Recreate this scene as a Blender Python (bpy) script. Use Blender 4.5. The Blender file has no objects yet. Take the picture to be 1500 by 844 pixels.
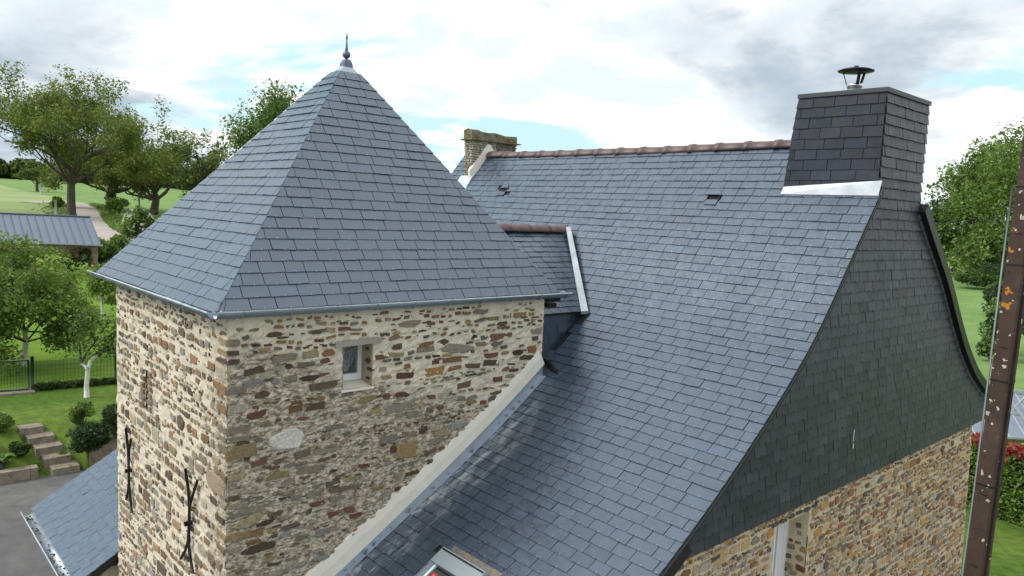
import bpy, math, random
import numpy as np
from mathutils import Matrix, Vector

random.seed(7); np.random.seed(7)
SC = bpy.context.scene
COL = SC.collection

# ------------------------------------------------------------------ camera
CAM = np.array([5.971, -2.252, 0.954])
CR = np.array([[0.668, 0.743, 0.045], [0.107, -0.035, -0.994], [-0.736, 0.669, -0.103]])
u_, s_, vt_ = np.linalg.svd(CR); CR = u_ @ vt_            # right, down, forward
FPX = 1105.28
cd = bpy.data.cameras.new('camera'); cam = bpy.data.objects.new('camera', cd); COL.objects.link(cam)
cd.sensor_width = 36.0; cd.lens = FPX / 1500 * 36.0; cd.clip_start = 0.05; cd.clip_end = 6000
mw = Matrix(((CR[0][0], -CR[1][0], -CR[2][0], CAM[0]), (CR[0][1], -CR[1][1], -CR[2][1], CAM[1]),
             (CR[0][2], -CR[1][2], -CR[2][2], CAM[2]), (0, 0, 0, 1)))
cam.matrix_world = mw
SC.camera = cam

# ------------------------------------------------------------------ light, sky, exposure
SUN_DIR = np.array([-0.42, -0.60, 0.68]); SUN_DIR /= np.linalg.norm(SUN_DIR)
SUN_EL = math.asin(SUN_DIR[2]); SUN_AZ = math.atan2(SUN_DIR[0], SUN_DIR[1])
sl = bpy.data.lights.new('sun', 'SUN'); sl.energy = 1.8; sl.angle = math.radians(22); sl.color = (1.0, 0.96, 0.9)
sun = bpy.data.objects.new('sun', sl); COL.objects.link(sun)
sun.rotation_euler = Vector(-SUN_DIR).to_track_quat('-Z', 'Y').to_euler()

W = bpy.data.worlds.new('World'); SC.world = W; W.use_nodes = True
wt = W.node_tree; wt.nodes.clear()
def wn(t, **k):
    n = wt.nodes.new(t)
    for a, b in k.items(): setattr(n, a, b)
    return n
def wmath(op, a, b=None, c=None, clamp=False):
    n = wn('ShaderNodeMath', operation=op, use_clamp=clamp)
    for i, v in enumerate((a, b, c)):
        if v is None: continue
        if isinstance(v, (int, float)): n.inputs[i].default_value = v
        else: wt.links.new(v, n.inputs[i])
    return n.outputs[0]
def wmix(f, a, b):
    n = wn('ShaderNodeMix', data_type='RGBA')
    for s, v in ((n.inputs[0], f), (n.inputs[6], a), (n.inputs[7], b)):
        if isinstance(v, tuple): s.default_value = (*v, 1)
        elif isinstance(v, (int, float)): s.default_value = v
        else: wt.links.new(v, s)
    return n.outputs[2]
sky = wn('ShaderNodeTexSky', sky_type='NISHITA', sun_disc=False, sun_elevation=SUN_EL, sun_rotation=SUN_AZ, air_density=1.0, dust_density=1.2, ozone_density=1.2)
tc = wn('ShaderNodeTexCoord'); sep = wn('ShaderNodeSeparateXYZ'); wt.links.new(tc.outputs['Generated'], sep.inputs[0])
zz = wmath('ADD', wmath('MAXIMUM', sep.outputs[2], 0.0), 0.16)
px_ = wmath('DIVIDE', sep.outputs[0], zz); py_ = wmath('DIVIDE', sep.outputs[1], zz)
cmb = wn('ShaderNodeCombineXYZ'); wt.links.new(px_, cmb.inputs[0]); wt.links.new(py_, cmb.inputs[1])
def wnoise(scale, detail, rough, off, dist=0.0):
    m = wn('ShaderNodeMapping'); wt.links.new(cmb.outputs[0], m.inputs[0]); m.inputs['Location'].default_value = off
    n = wn('ShaderNodeTexNoise'); wt.links.new(m.outputs[0], n.inputs['Vector'])
    n.inputs['Scale'].default_value = scale; n.inputs['Detail'].default_value = detail; n.inputs['Roughness'].default_value = rough
    n.inputs['Distortion'].default_value = dist
    return n.outputs[0]
def wramp(v, lo, hi):
    n = wn('ShaderNodeMapRange', interpolation_type='SMOOTHSTEP'); wt.links.new(v, n.inputs[0])
    n.inputs[1].default_value = lo; n.inputs[2].default_value = hi
    return n.outputs[0]
CL1 = wnoise(0.62, 9, 0.58, (15.53, -4.0, 0.0), 0.25)           # where there is cloud
CL2 = wnoise(0.42, 7, 0.55, (3.54, 14.39, 1.0), 0.4)           # where the cloud is thick and grey underneath
CL3 = wnoise(1.7, 8, 0.6, (1.0, 5.0, 2.0), 0.2)              # billows
cover = wramp(CL1, 0.385, 0.45)
grey = wramp(wmath('ADD', wmath('MULTIPLY', CL2, 0.72), wmath('MULTIPLY', CL3, 0.28)), 0.47, 0.63)
white = wmix(wramp(CL3, 0.36, 0.56), (5.9, 6.5, 6.9), (8.7, 8.7, 8.6))
cloud = wmix(grey, white, (3.3, 4.0, 4.6))
blue = wmix(0.7, sky.outputs[0], (4.8, 7.1, 7.9))
final = wmix(cover, blue, cloud)
bg = wn('ShaderNodeBackground'); wt.links.new(final, bg.inputs[0]); bg.inputs[1].default_value = 0.1
wo = wn('ShaderNodeOutputWorld'); wt.links.new(bg.outputs[0], wo.inputs[0])
SC.view_settings.view_transform = 'Standard'; SC.view_settings.look = 'None'
SC.view_settings.gamma = 1.0; SC.view_settings.use_curve_mapping = False
SC.view_settings.exposure = 0.6

# ------------------------------------------------------------------ helpers
def ray(px, py):
    v = np.array([(px - 750.0) / FPX, (py - 422.0) / FPX, 1.0]); return CR.T @ v
def at(px, py, depth): return CAM + ray(px, py) * depth
def proj(P):
    v = (np.atleast_2d(P) - CAM) @ CR.T
    d = np.maximum(v[:, 2], 1e-3)
    return np.stack([v[:, 0] / d * FPX + 750, v[:, 1] / d * FPX + 422], 1), v[:, 2]
def nrm(v): v = np.asarray(v, float); return v / (np.linalg.norm(v) + 1e-12)
def sstep(a, b, x):
    t = np.clip((x - a) / (b - a), 0, 1); return t * t * (3 - 2 * t)

ORG = {}
def tag(o, label=None, cat=None, group=None, kind=None):
    if label: o['label'] = label
    if cat: o['category'] = cat
    if group: o['group'] = group
    if kind: o['kind'] = kind
    return o
def thing(name, label, cat, loc, group=None):
    o = bpy.data.objects.new(name, None); COL.objects.link(o); o.location = tuple(float(v) for v in loc)
    o.empty_display_size = 0.3
    ORG[o] = np.array(loc, float)
    return tag(o, label, cat, group)
def origin_of(o): return ORG.get(o, np.zeros(3))

class MB:
    def __init__(self): self.v = []; self.f = []; self.t = []; self.s = []
    def add(self, verts, faces, tint=(1, 1, 1), smooth=False):
        b = len(self.v)
        self.v.extend([tuple(map(float, p)) for p in verts])
        self.f.extend([tuple(b + i for i in f) for f in faces])
        self.t.extend([tint] * len(verts)); self.s.extend([smooth] * len(faces))
        return self
    def box(self, a, b, tint=(1, 1, 1)):
        x0, y0, z0 = a; x1, y1, z1 = b
        return self.hexa([(x0, y0, z0), (x1, y0, z0), (x1, y1, z0), (x0, y1, z0)], [(x0, y0, z1), (x1, y0, z1), (x1, y1, z1), (x0, y1, z1)], tint)
    def hexa(self, bot, top, tint=(1, 1, 1)):
        n = len(bot)
        fs = [tuple(range(n))[::-1], tuple(range(n, 2 * n))] + [(i, (i + 1) % n, n + (i + 1) % n, n + i) for i in range(n)]
        return self.add(list(bot) + list(top), fs, tint)
    def bar(self, p, q, w, h, up=(0, 0, 1), tint=(1, 1, 1)):
        p = np.array(p, float); q = np.array(q, float); d = nrm(q - p); s = nrm(np.cross(d, up)); u = np.cross(s, d)
        c = lambda o: [o - s * w / 2 - u * h / 2, o + s * w / 2 - u * h / 2, o + s * w / 2 + u * h / 2, o - s * w / 2 + u * h / 2]
        return self.hexa(c(p), c(q), tint)
    def tube(self, pts, rad, n=8, cap=True, tint=(1, 1, 1), smooth=True):
        pts = [np.array(p, float) for p in pts]
        if np.isscalar(rad): rad = [rad] * len(pts)
        V = []; F = []
        ref = None
        for i, p in enumerate(pts):
            d = nrm(pts[min(i + 1, len(pts) - 1)] - pts[max(i - 1, 0)])
            if ref is None: ref = np.array([0, 0, 1.0]) if abs(d[2]) < .9 else np.array([1.0, 0, 0])
            s = nrm(np.cross(d, ref)); ref = np.cross(s, d)
            for k in range(n):
                a = 2 * math.pi * k / n
                V.append(p + (s * math.cos(a) + ref * math.sin(a)) * rad[i])
        for i in range(len(pts) - 1):
            for k in range(n):
                F.append((i * n + k, i * n + (k + 1) % n, (i + 1) * n + (k + 1) % n, (i + 1) * n + k))
        if cap:
            F.append(tuple(range(n))); F.append(tuple(range((len(pts) - 1) * n, len(pts) * n))[::-1])
        return self.add(V, F, tint, smooth)
    def lathe(self, c, prof, n=16, tint=(1, 1, 1), axis=None, smooth=True):
        V = []; F = []
        for r, z in prof:
            for k in range(n):
                a = 2 * math.pi * k / n
                V.append((c[0] + r * math.cos(a), c[1] + r * math.sin(a), c[2] + z))
        for i in range(len(prof) - 1):
            for k in range(n):
                F.append((i * n + k, i * n + (k + 1) % n, (i + 1) * n + (k + 1) % n, (i + 1) * n + k))
        F.append(tuple(range(n))[::-1]); F.append(tuple(range((len(prof) - 1) * n, len(prof) * n)))
        return self.add(V, F, tint, smooth)
    def build(self, name, mat, parent=None, kind=None, label=None):
        o = raw(name, np.array(self.v, np.float64).reshape(-1, 3), self.f, mat, parent, self.t, self.s)
        if kind: o['kind'] = kind
        if label: o['label'] = label
        return o

def raw(name, V, F, mat, parent=None, tint=None, smooth=None):
    me = bpy.data.meshes.new(name)
    org = origin_of(parent) if parent is not None else np.zeros(3)
    V = V - org
    if isinstance(F, np.ndarray):
        n, k = F.shape
        me.vertices.add(len(V)); me.vertices.foreach_set('co', V.astype(np.float32).ravel())
        me.loops.add(n * k); me.loops.foreach_set('vertex_index', F.astype(np.int32).ravel())
        me.polygons.add(n); me.polygons.foreach_set('loop_start', np.arange(0, n * k, k, dtype=np.int32))
        me.update(calc_edges=True)
    else:
        me.from_pydata(V.tolist(), [], F)
    if tint is not None:
        T = np.ones((len(V), 4), np.float32); T[:, :3] = np.array(tint, np.float32).reshape(-1, 3)
        a = me.color_attributes.new('tint', 'FLOAT_COLOR', 'POINT'); a.data.foreach_set('color', T.ravel())
    if smooth is not None:
        me.polygons.foreach_set('use_smooth', np.array(smooth, bool) if not isinstance(smooth, bool) else np.full(len(me.polygons), smooth))
    if mat: me.materials.append(mat)
    me.update()
    o = bpy.data.objects.new(name, me); COL.objects.link(o)
    if parent is not None:
        o.parent = parent; ORG[o] = org
    return o

# ------------------------------------------------------------------ materials
def mat(name, col=(.5, .5, .5), rough=.6, metal=0., tint=False, nscale=6., nvar=.2, bump=0., bscale=60., col2=None, c2scale=3., c2lo=.45, c2hi=.6, spec=.5, rvar=0., stretch=None, coat=0., bdist=.01, ior=1.5, stint=None):
    m = bpy.data.materials.new(name); m.use_nodes = True; t = m.node_tree; t.nodes.clear(); L = t.links
    N = t.nodes.new
    out = N('ShaderNodeOutputMaterial'); b = N('ShaderNodeBsdfPrincipled'); L.new(b.outputs[0], out.inputs[0])
    g = N('ShaderNodeNewGeometry'); vec = g.outputs['Position']
    if stretch:
        mp = N('ShaderNodeMapping'); L.new(vec, mp.inputs[0]); mp.inputs['Scale'].default_value = stretch; vec = mp.outputs[0]
    def noise(sc, det=5, rg=.6):
        n = N('ShaderNodeTexNoise'); L.new(vec, n.inputs['Vector']); n.inputs['Scale'].default_value = sc; n.inputs['Detail'].default_value = det; n.inputs['Roughness'].default_value = rg
        return n.outputs[0]
    def mr(v, a, b_, c, d):
        n = N('ShaderNodeMapRange'); L.new(v, n.inputs[0]); n.inputs[1].default_value = a; n.inputs[2].default_value = b_; n.inputs[3].default_value = c; n.inputs[4].default_value = d
        return n.outputs[0]
    if tint:
        a = N('ShaderNodeAttribute'); a.attribute_name = 'tint'
        mx = N('ShaderNodeMix'); mx.data_type = 'RGBA'; mx.blend_type = 'MULTIPLY'; mx.inputs[0].default_value = 1
        L.new(a.outputs['Color'], mx.inputs[6]); mx.inputs[7].default_value = (*col, 1); c = mx.outputs[2]
    else:
        r = N('ShaderNodeRGB'); r.outputs[0].default_value = (*col, 1); c = r.outputs[0]
    if col2:
        mx = N('ShaderNodeMix'); mx.data_type = 'RGBA'; L.new(mr(noise(c2scale, 8, .65), c2lo, c2hi, 0, 1), mx.inputs[0]); L.new(c, mx.inputs[6]); mx.inputs[7].default_value = (*col2, 1); c = mx.outputs[2]
    if nvar:
        mx = N('ShaderNodeVectorMath'); mx.operation = 'SCALE'; L.new(c, mx.inputs[0]); L.new(mr(noise(nscale, 7, .65), .25, .75, 1 - nvar, 1 + nvar), mx.inputs['Scale']); c = mx.outputs[0]
    L.new(c, b.inputs['Base Color'])
    if rvar: L.new(mr(noise(nscale * 2, 5, .6), .3, .7, rough - rvar, rough + rvar), b.inputs['Roughness'])
    else: b.inputs['Roughness'].default_value = rough
    b.inputs['Metallic'].default_value = metal; b.inputs['Specular IOR Level'].default_value = spec
    b.inputs['Coat Weight'].default_value = coat; b.inputs['IOR'].default_value = ior
    if stint: b.inputs['Specular Tint'].default_value = (*stint, 1)
    if bump:
        bn = N('ShaderNodeBump'); bn.inputs['Strength'].default_value = bump; bn.inputs['Distance'].default_value = bdist
        L.new(noise(bscale, 6, .7), bn.inputs['Height']); L.new(bn.outputs[0], b.inputs['Normal'])
    m['c'] = 0
    return m

def leaf_mat(name, trans=.35, rough=.55):
    m = bpy.data.materials.new(name); m.use_nodes = True; t = m.node_tree; t.nodes.clear(); L = t.links; N = t.nodes.new
    out = N('ShaderNodeOutputMaterial'); b = N('ShaderNodeBsdfPrincipled'); tr = N('ShaderNodeBsdfTranslucent'); mx = N('ShaderNodeMixShader')
    a = N('ShaderNodeAttribute'); a.attribute_name = 'tint'
    L.new(a.outputs['Color'], b.inputs['Base Color']); L.new(a.outputs['Color'], tr.inputs[0])
    b.inputs['Roughness'].default_value = rough; b.inputs['Specular IOR Level'].default_value = .3
    mx.inputs[0].default_value = trans; L.new(b.outputs[0], mx.inputs[1]); L.new(tr.outputs[0], mx.inputs[2]); L.new(mx.outputs[0], out.inputs[0])
    return m

M = {}
M['slate'] = mat('slate', (.037, .055, .090), .32, tint=True, nscale=7, nvar=.2, bump=.25, bscale=45, rvar=.09, spec=.5, bdist=.004, ior=2.2, stint=(.81, .92, 1.0))
M['wall_slate'] = mat('wall_slate', (.046, .051, .064), .45, tint=True, nscale=5, nvar=.3, bump=.3, bscale=45, rvar=.08, spec=.3, bdist=.004)
M['slate_shaded'] = mat('shaded_slate', (.028, .034, .050), .6, tint=True, nscale=9, nvar=.3, bump=.3, bscale=45, spec=.3, bdist=.004, col2=(.035, .042, .03), c2scale=2.5, c2lo=.62, c2hi=.74)  # chimney front: unbuilt dark reflection put into the slate colour; green flecks are moss
M['deck'] = mat('roof_deck', (.02, .02, .022), .9, nvar=.1)
M['zinc'] = mat('zinc', (.42, .47, .53), .38, .75, nscale=9, nvar=.15, rvar=.08)
M['zinc_gutter'] = mat('zinc_gutter', (.24, .30, .36), .42, .6, nscale=9, nvar=.2, rvar=.1)
M['lead'] = mat('lead_flashing', (.46, .50, .54), .5, .2, nscale=5, nvar=.28, bump=.2, bscale=14)
M['hook'] = mat('steel_hook', (.42, .43, .45), .4, .8, nvar=0)
M['ridge'] = mat('ridge_tile', (.125, .082, .078), .5, nscale=10, nvar=.2, bump=.1, bscale=70, rvar=.08)
M['mortar_white'] = mat('lime_mortar', (.62, .54, .42), .9, nscale=10, nvar=.12, bump=.8, bscale=55, col2=(.5, .43, .33), c2scale=3.5, c2lo=.5, c2hi=.7)
M['mortar_band'] = mat('fresh_lime_mortar', (.78, .74, .65), .9, nscale=5, nvar=.08, bump=.4, bscale=70)
M['mortar_gable'] = mat('gable_mortar', (.62, .52, .36), .9, nscale=10, nvar=.15, bump=.9, bscale=50, col2=(.50, .44, .36), c2scale=2.2, c2lo=.5, c2hi=.66)
M['stone'] = mat('stone', (1, 1, 1), .85, tint=True, nscale=38, nvar=.42, bump=1., bscale=70, spec=.3)
M['moss_stone'] = mat('mossy_stone', (.20, .17, .13), .95, nscale=20, nvar=.5, bump=1., bscale=40, col2=(.14, .115, .04), c2scale=7, c2lo=.48, c2hi=.56)
M['iron'] = mat('black_iron', (.012, .012, .013), .5, .3, nvar=.2)
M['black'] = mat('black_fascia', (.008, .008, .009), .45, nvar=.15)
M['white_pvc'] = mat('white_pvc', (.78, .80, .82), .3, nvar=.03)
M['grey_alu'] = mat('grey_aluminium', (.33, .37, .42), .35, .5, nvar=.06)
M['dark'] = mat('dark_interior', (.006, .007, .01), .9, nvar=0)
M['wood'] = mat('weathered_wood', (.34, .31, .27), .85, nscale=14, nvar=.3, bump=.5, bscale=40, stretch=(1, .2, 1))
M['steel'] = mat('stainless_steel', (.66, .67, .68), .22, 1., nscale=20, nvar=.1)
M['glass'] = mat('window_glass', (.03, .035, .04), .06, 0, nvar=0, spec=.8)
M['lace'] = mat('lace', (.30, .31, .42), .9, nscale=60, nvar=.5)
M['lace_white'] = mat('lace_motif', (.62, .63, .72), .9, nvar=.1)
M['red'] = mat('red_sticker', (.55, .02, .02), .5, nvar=.1)
M['asphalt'] = mat('asphalt', (.095, .094, .094), .9, nscale=2.5, nvar=.28, bump=.6, bscale=90, col2=(.15, .145, .135), c2scale=.6, c2lo=.5, c2hi=.72)
M['concrete'] = mat('old_concrete', (.24, .20, .155), .9, nscale=9, nvar=.35, bump=.7, bscale=45, col2=(.10, .095, .05), c2scale=5, c2lo=.52, c2hi=.66)
M['road'] = mat('lane', (.36, .33, .29), .95, nscale=.6, nvar=.15)
M['bark'] = mat('bark', (.075, .06, .045), .95, nscale=6, nvar=.4, bump=.8, bscale=14, stretch=(1, 1, .3), bdist=.03)
M['whitewash'] = mat('whitewashed_bark', (.62, .62, .58), .95, nscale=14, nvar=.3, bump=.6, bscale=30)
M['leaf'] = leaf_mat('leaves')
M['green_paint'] = mat('dark_green_paint', (.008, .028, .018), .4, nvar=.1)
M['shed_roof'] = mat('grey_blue_sheet_metal', (.12, .15, .205), .6, .0, nscale=.7, nvar=.1)
M['fabric'] = mat('black_weed_fabric', (.03, .031, .034), .8, nvar=.25, bump=.4, bscale=25)
M['pole'] = None
# ------------------------------------------------------------------ custom materials
class NG:
    def __init__(self, m): self.m = m; self.t = m.node_tree; self.L = self.t.links; self.b = next(n for n in self.t.nodes if n.type == 'BSDF_PRINCIPLED')
    def new(self, t): return self.t.nodes.new(t)
    def pos(self):
        g = self.new('ShaderNodeNewGeometry'); s = self.new('ShaderNodeSeparateXYZ'); self.L.new(g.outputs['Position'], s.inputs[0]); self.P = g.outputs['Position']; self.Nn = g.outputs['Normal']; return s.outputs
    def m2(self, op, a, b=None, clamp=False):
        n = self.new('ShaderNodeMath'); n.operation = op; n.use_clamp = clamp
        for i, v in enumerate((a, b)):
            if v is None: continue
            if isinstance(v, (int, float)): n.inputs[i].default_value = v
            else: self.L.new(v, n.inputs[i])
        return n.outputs[0]
    def noise(self, sc, det=6, rg=.6, stretch=None):
        v = self.P
        if stretch: mp = self.new('ShaderNodeMapping'); self.L.new(v, mp.inputs[0]); mp.inputs['Scale'].default_value = stretch; v = mp.outputs[0]
        n = self.new('ShaderNodeTexNoise'); self.L.new(v, n.inputs['Vector']); n.inputs['Scale'].default_value = sc; n.inputs['Detail'].default_value = det; n.inputs['Roughness'].default_value = rg
        return n.outputs[0]
    def ramp(self, v, a, b, c=0., d=1.):
        n = self.new('ShaderNodeMapRange'); n.interpolation_type = 'SMOOTHSTEP'; self.L.new(v, n.inputs[0])
        for i, q in enumerate((a, b, c, d)): n.inputs[i + 1].default_value = q
        return n.outputs[0]
    def over(self, fac, col):
        """lay a colour over what feeds Base Color"""
        src = self.b.inputs['Base Color'].links[0].from_socket
        x = self.new('ShaderNodeMix'); x.data_type = 'RGBA'; self.L.new(fac, x.inputs[0]); self.L.new(src, x.inputs[6])
        if isinstance(col, tuple): x.inputs[7].default_value = (*col, 1)
        else: self.L.new(col, x.inputs[7])
        self.L.new(x.outputs[2], self.b.inputs['Base Color'])

# roof slates below the fresh mortar carry white lime runs
M['slate_lime'] = mat('slate_with_lime_runs', (.037, .055, .090), .32, tint=True, nscale=7, nvar=.2, bump=.25, bscale=45, rvar=.09, spec=.5, bdist=.004, ior=2.2, stint=(.81, .92, 1.0))
g = NG(M['slate_lime']); X, Y, Z = g.pos()
near = g.ramp(X, .62, .12); low = g.ramp(Z, -1.0, -1.35)
st = g.ramp(g.noise(7, 8, .7, (1.0, .35, .35)), .47, .68)
g.over(g.m2('MULTIPLY', g.m2('MULTIPLY', g.m2('MULTIPLY', near, low), st), .75), (.62, .64, .66))
# tower mortar: clean lime at the top and on the garden side, old weathered pointing on the lower part of the roof side
M['mortar_tower'] = mat('tower_mortar', (.68, .61, .48), .9, nscale=9, nvar=.12, bump=.9, bscale=55, col2=(.53, .47, .38), c2scale=3.0, c2lo=.5, c2hi=.72)
g = NG(M['mortar_tower']); X, Y, Z = g.pos()
sn = g.new('ShaderNodeSeparateXYZ'); g.L.new(g.Nn, sn.inputs[0])
line = g.m2('ADD', g.m2('ADD', Z, .16), g.m2('MULTIPLY', Y, .34))
line = g.m2('ADD', line, g.m2('MULTIPLY', g.m2('SUBTRACT', g.noise(2.4, 8, .65), .5), .9))
age = g.m2('MULTIPLY', g.ramp(line, .06, -.14), g.ramp(X, -.6, -.1))
grain = g.new('ShaderNodeMix'); grain.data_type = 'RGBA'; g.L.new(g.ramp(g.noise(22, 10, .8, (1, .7, 1.7)), .40, .60), grain.inputs[0])
grain.inputs[6].default_value = (.15, .12, .085, 1); grain.inputs[7].default_value = (.66, .58, .45, 1)
g.over(age, grain.outputs[2])

# rusty brown concrete pole with lichen
mp = mat('lichen_pole', (.052, .031, .023), .9, nscale=5, nvar=.35, bump=.6, bscale=60, col2=(.08, .055, .043), c2scale=3, c2lo=.5, c2hi=.7)
g = NG(mp); X, Y, Z = g.pos(); M['pole'] = mp
def spots(scale, thr, col, seed, keep, wob=.5):
    v = g.new('ShaderNodeTexVoronoi'); v.inputs['Scale'].default_value = scale
    mpn = g.new('ShaderNodeMapping'); g.L.new(g.P, mpn.inputs[0]); mpn.inputs['Location'].default_value = (seed, seed * 2, seed)
    wv = g.new('ShaderNodeMix'); wv.data_type = 'RGBA'; wv.blend_type = 'LINEAR_LIGHT'; wv.inputs[0].default_value = .06 * wob
    nn = g.new('ShaderNodeTexNoise'); g.L.new(mpn.outputs[0], nn.inputs['Vector']); nn.inputs['Scale'].default_value = 30
    g.L.new(mpn.outputs[0], wv.inputs[6]); g.L.new(nn.outputs['Color'], wv.inputs[7]); g.L.new(wv.outputs[2], v.inputs['Vector'])
    s = g.new('ShaderNodeSeparateColor'); g.L.new(v.outputs['Color'], s.inputs[0])
    f = g.m2('MULTIPLY', g.ramp(v.outputs['Distance'], thr, thr * .75), g.m2('GREATER_THAN', s.outputs[0], keep))
    g.over(f, col)
spots(13, .24, (.50, .48, .41), 1.3, .70)
spots(13, .14, (.30, .28, .23), 1.3, .70)
spots(8, .30, (.42, .18, .02), 7.7, .86, 1.2)
spots(20, .2, (.55, .53, .46), 3.9, .84)

# ------------------------------------------------------------------ terrain
def ground_h(x, y):
    x = np.asarray(x, float); y = np.asarray(y, float)
    a = np.degrees(np.arctan2(y + 2.0, 6.0 - x))
    w = 1 - sstep(28, 58, a)
    w = w * sstep(-75, -50, a)
    t = np.maximum(0, -14.6 - x)
    left = -5.15 + .033 * np.maximum(0, t - 12) + .012 * np.maximum(0, np.minimum(t, 30) - 4)
    left = np.minimum(left, 3.2 + .2 * np.sin(x * .01))
    bank = np.where(y >= 2.36, -5.36 + .1 * np.clip(t, 0, 2.1), -5.86 + .42 * np.clip(t - .1, 0, 1.69))
    bank = np.where((y > 1.15) & (y < 2.3), bank - .14 * sstep(2.0, 1.7, t), bank)
    left = np.where(t < 2.0, np.minimum(left, bank), left)
    terr = np.where(x < -14.6, left, -6.0)
    right = -6.0 + 0.0 * x
    h = right * (1 - w) + terr * w
    return h + np.where(x < -14.6, .05 * np.sin(x * .31 + 1) * np.sin(y * .27), 0) + .6 * sstep(60, 300, np.hypot(x, y)) * np.sin(x * .021 + 2) * np.cos(y * .017)
def ground_hit(px, py, off=0.):
    d = ray(px, py); ts = np.concatenate([np.linspace(6, 60, 4000), np.linspace(60, 900, 12000)]); P = CAM + ts[:, None] * d
    k = np.argmax(P[:, 2] < ground_h(P[:, 0], P[:, 1]) + off)
    return P[k] if k else P[-1]
def gp(px, depth):
    """ground point under the picture column px (taken at the horizon) at a given depth"""
    P = at(px, 300, depth); P[2] = float(ground_h(P[0], P[1])); return P
geo = lambda a, b, n: np.geomspace(a, b, n)
xs = np.unique(np.concatenate([np.linspace(-17, -14.65, 26), -14.6 - geo(2.5, 2400, 110), np.linspace(-14.6, 14, 24), [-14.63, -14.57], 14 + geo(1, 900, 26)]))
ys = np.unique(np.concatenate([[2.35, 2.37, 1.13, 1.17, 2.28, 2.32], np.linspace(-14, 40, 80), 40 + geo(.8, 2400, 70), -14 - geo(1, 900, 26)]))
GX, GY = np.meshgrid(xs, ys, indexing='ij'); GZ = ground_h(GX, GY)
V = np.stack([GX, GY, GZ], -1).reshape(-1, 3)
nx, ny = len(xs), len(ys); I = np.arange(nx * ny).reshape(nx, ny)
F = np.stack([I[:-1, :-1], I[1:, :-1], I[1:, 1:], I[:-1, 1:]], -1).reshape(-1, 4)
mg = mat('grass', (.078, .150, .020), .95, nscale=4.5, nvar=.42, bump=1., bscale=22, col2=(.13, .20, .035), c2scale=.35, c2lo=.45, c2hi=.6, spec=.15, bdist=.05)
g = NG(mg); X, Y, Z = g.pos()
orch = g.new('ShaderNodeMix'); orch.data_type = 'RGBA'; g.L.new(g.ramp(g.noise(.7, 9, .7), .36, .64), orch.inputs[0]); orch.inputs[6].default_value = (.115, .225, .018, 1); orch.inputs[7].default_value = (.175, .285, .035, 1)
g.over(g.ramp(g.m2('ADD', X, g.m2('MULTIPLY', g.noise(1.5, 4), .6)), -20.1, -20.5), orch.outputs[2])
far = g.m2('ADD', g.m2('MULTIPLY', X, -1.0), g.m2('MULTIPLY', g.noise(.05, 3), 10))
crop = g.new('ShaderNodeMix'); crop.data_type = 'RGBA'; g.L.new(g.ramp(g.noise(.09, 9, .7, (1, .35, 1)), .4, .62), crop.inputs[0]); crop.inputs[6].default_value = (.22, .30, .12, 1); crop.inputs[7].default_value = (.30, .36, .16, 1)
g.over(g.ramp(far, 60, 66), crop.outputs[2])
wheat = g.new('ShaderNodeMix'); wheat.data_type = 'RGBA'; g.L.new(g.ramp(g.noise(.35, 9, .75, (1, .5, 1)), .38, .62), wheat.inputs[0]); wheat.inputs[6].default_value = (.13, .24, .065, 1); wheat.inputs[7].default_value = (.20, .30, .10, 1)
g.over(g.ramp(g.m2('ADD', Y, g.m2('MULTIPLY', g.noise(.3, 3), 2)), 30, 31.5), wheat.outputs[2])
ground = raw('ground', V, F, mg, smooth=True); tag(ground, 'mown grass and green crop fields around the house', None, kind='structure')

# yard
b = MB(); b.box((-14.58, -40, -6.2), (8, 14, -5.985)); yard = b.build('asphalt_yard', M['asphalt']); tag(yard, 'grey asphalt yard below the tower', kind='structure')
b = MB(); b.box((8.004, -40, -6.2), (40, 14, -5.99)); b.build('gravel_yard', mat('gravel', (.2, .18, .15), .95, nscale=3, nvar=.3, bump=.6, bscale=40)); tag(bpy.data.objects['gravel_yard'], 'gravel yard beside the house', kind='structure')

# the lane winding behind the shed
ctr = [ground_hit(*p) for p in ((40, 297), (80, 296), (108, 298), (122, 306), (126, 318), (132, 330), (147, 342), (168, 351), (196, 361), (240, 375))]
ctr = np.array(ctr)
tt = np.linspace(0, len(ctr) - 1, 120)
def crom(P, t):
    i = int(min(max(math.floor(t), 0), len(P) - 2)); u = t - i
    p0, p1, p2, p3 = P[max(i - 1, 0)], P[i], P[i + 1], P[min(i + 2, len(P) - 1)]
    return .5 * ((2 * p1) + (-p0 + p2) * u + (2 * p0 - 5 * p1 + 4 * p2 - p3) * u * u + (-p0 + 3 * p1 - 3 * p2 + p3) * u ** 3)
C = np.array([crom(ctr, t) for t in tt]); D = np.gradient(C, axis=0); S = np.stack([-D[:, 1], D[:, 0]], 1); S /= np.linalg.norm(S, axis=1)[:, None] + 1e-9
b = MB(); rows = []
for k in np.linspace(-1, 1, 7):
    e = np.random.uniform(-.12, .12, len(C)) * (abs(k) == 1)
    q = C[:, :2] + S * (k * 1.7 + e)[:, None]; rows.append(np.column_stack([q, ground_h(q[:, 0], q[:, 1]) + .05 + .03 * (1 - abs(k))]))
R_ = np.array(rows).transpose(1, 0, 2).reshape(-1, 3); n7 = 7
b.add(R_, [(i * n7 + k, (i + 1) * n7 + k, (i + 1) * n7 + k + 1, i * n7 + k + 1) for i in range(len(C) - 1) for k in range(6)], smooth=True)
lane = b.build('lane', M['road']); tag(lane, 'pale unpaved lane winding past the oaks', kind='structure')
print('lane', ctr.round(1).tolist())

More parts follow.
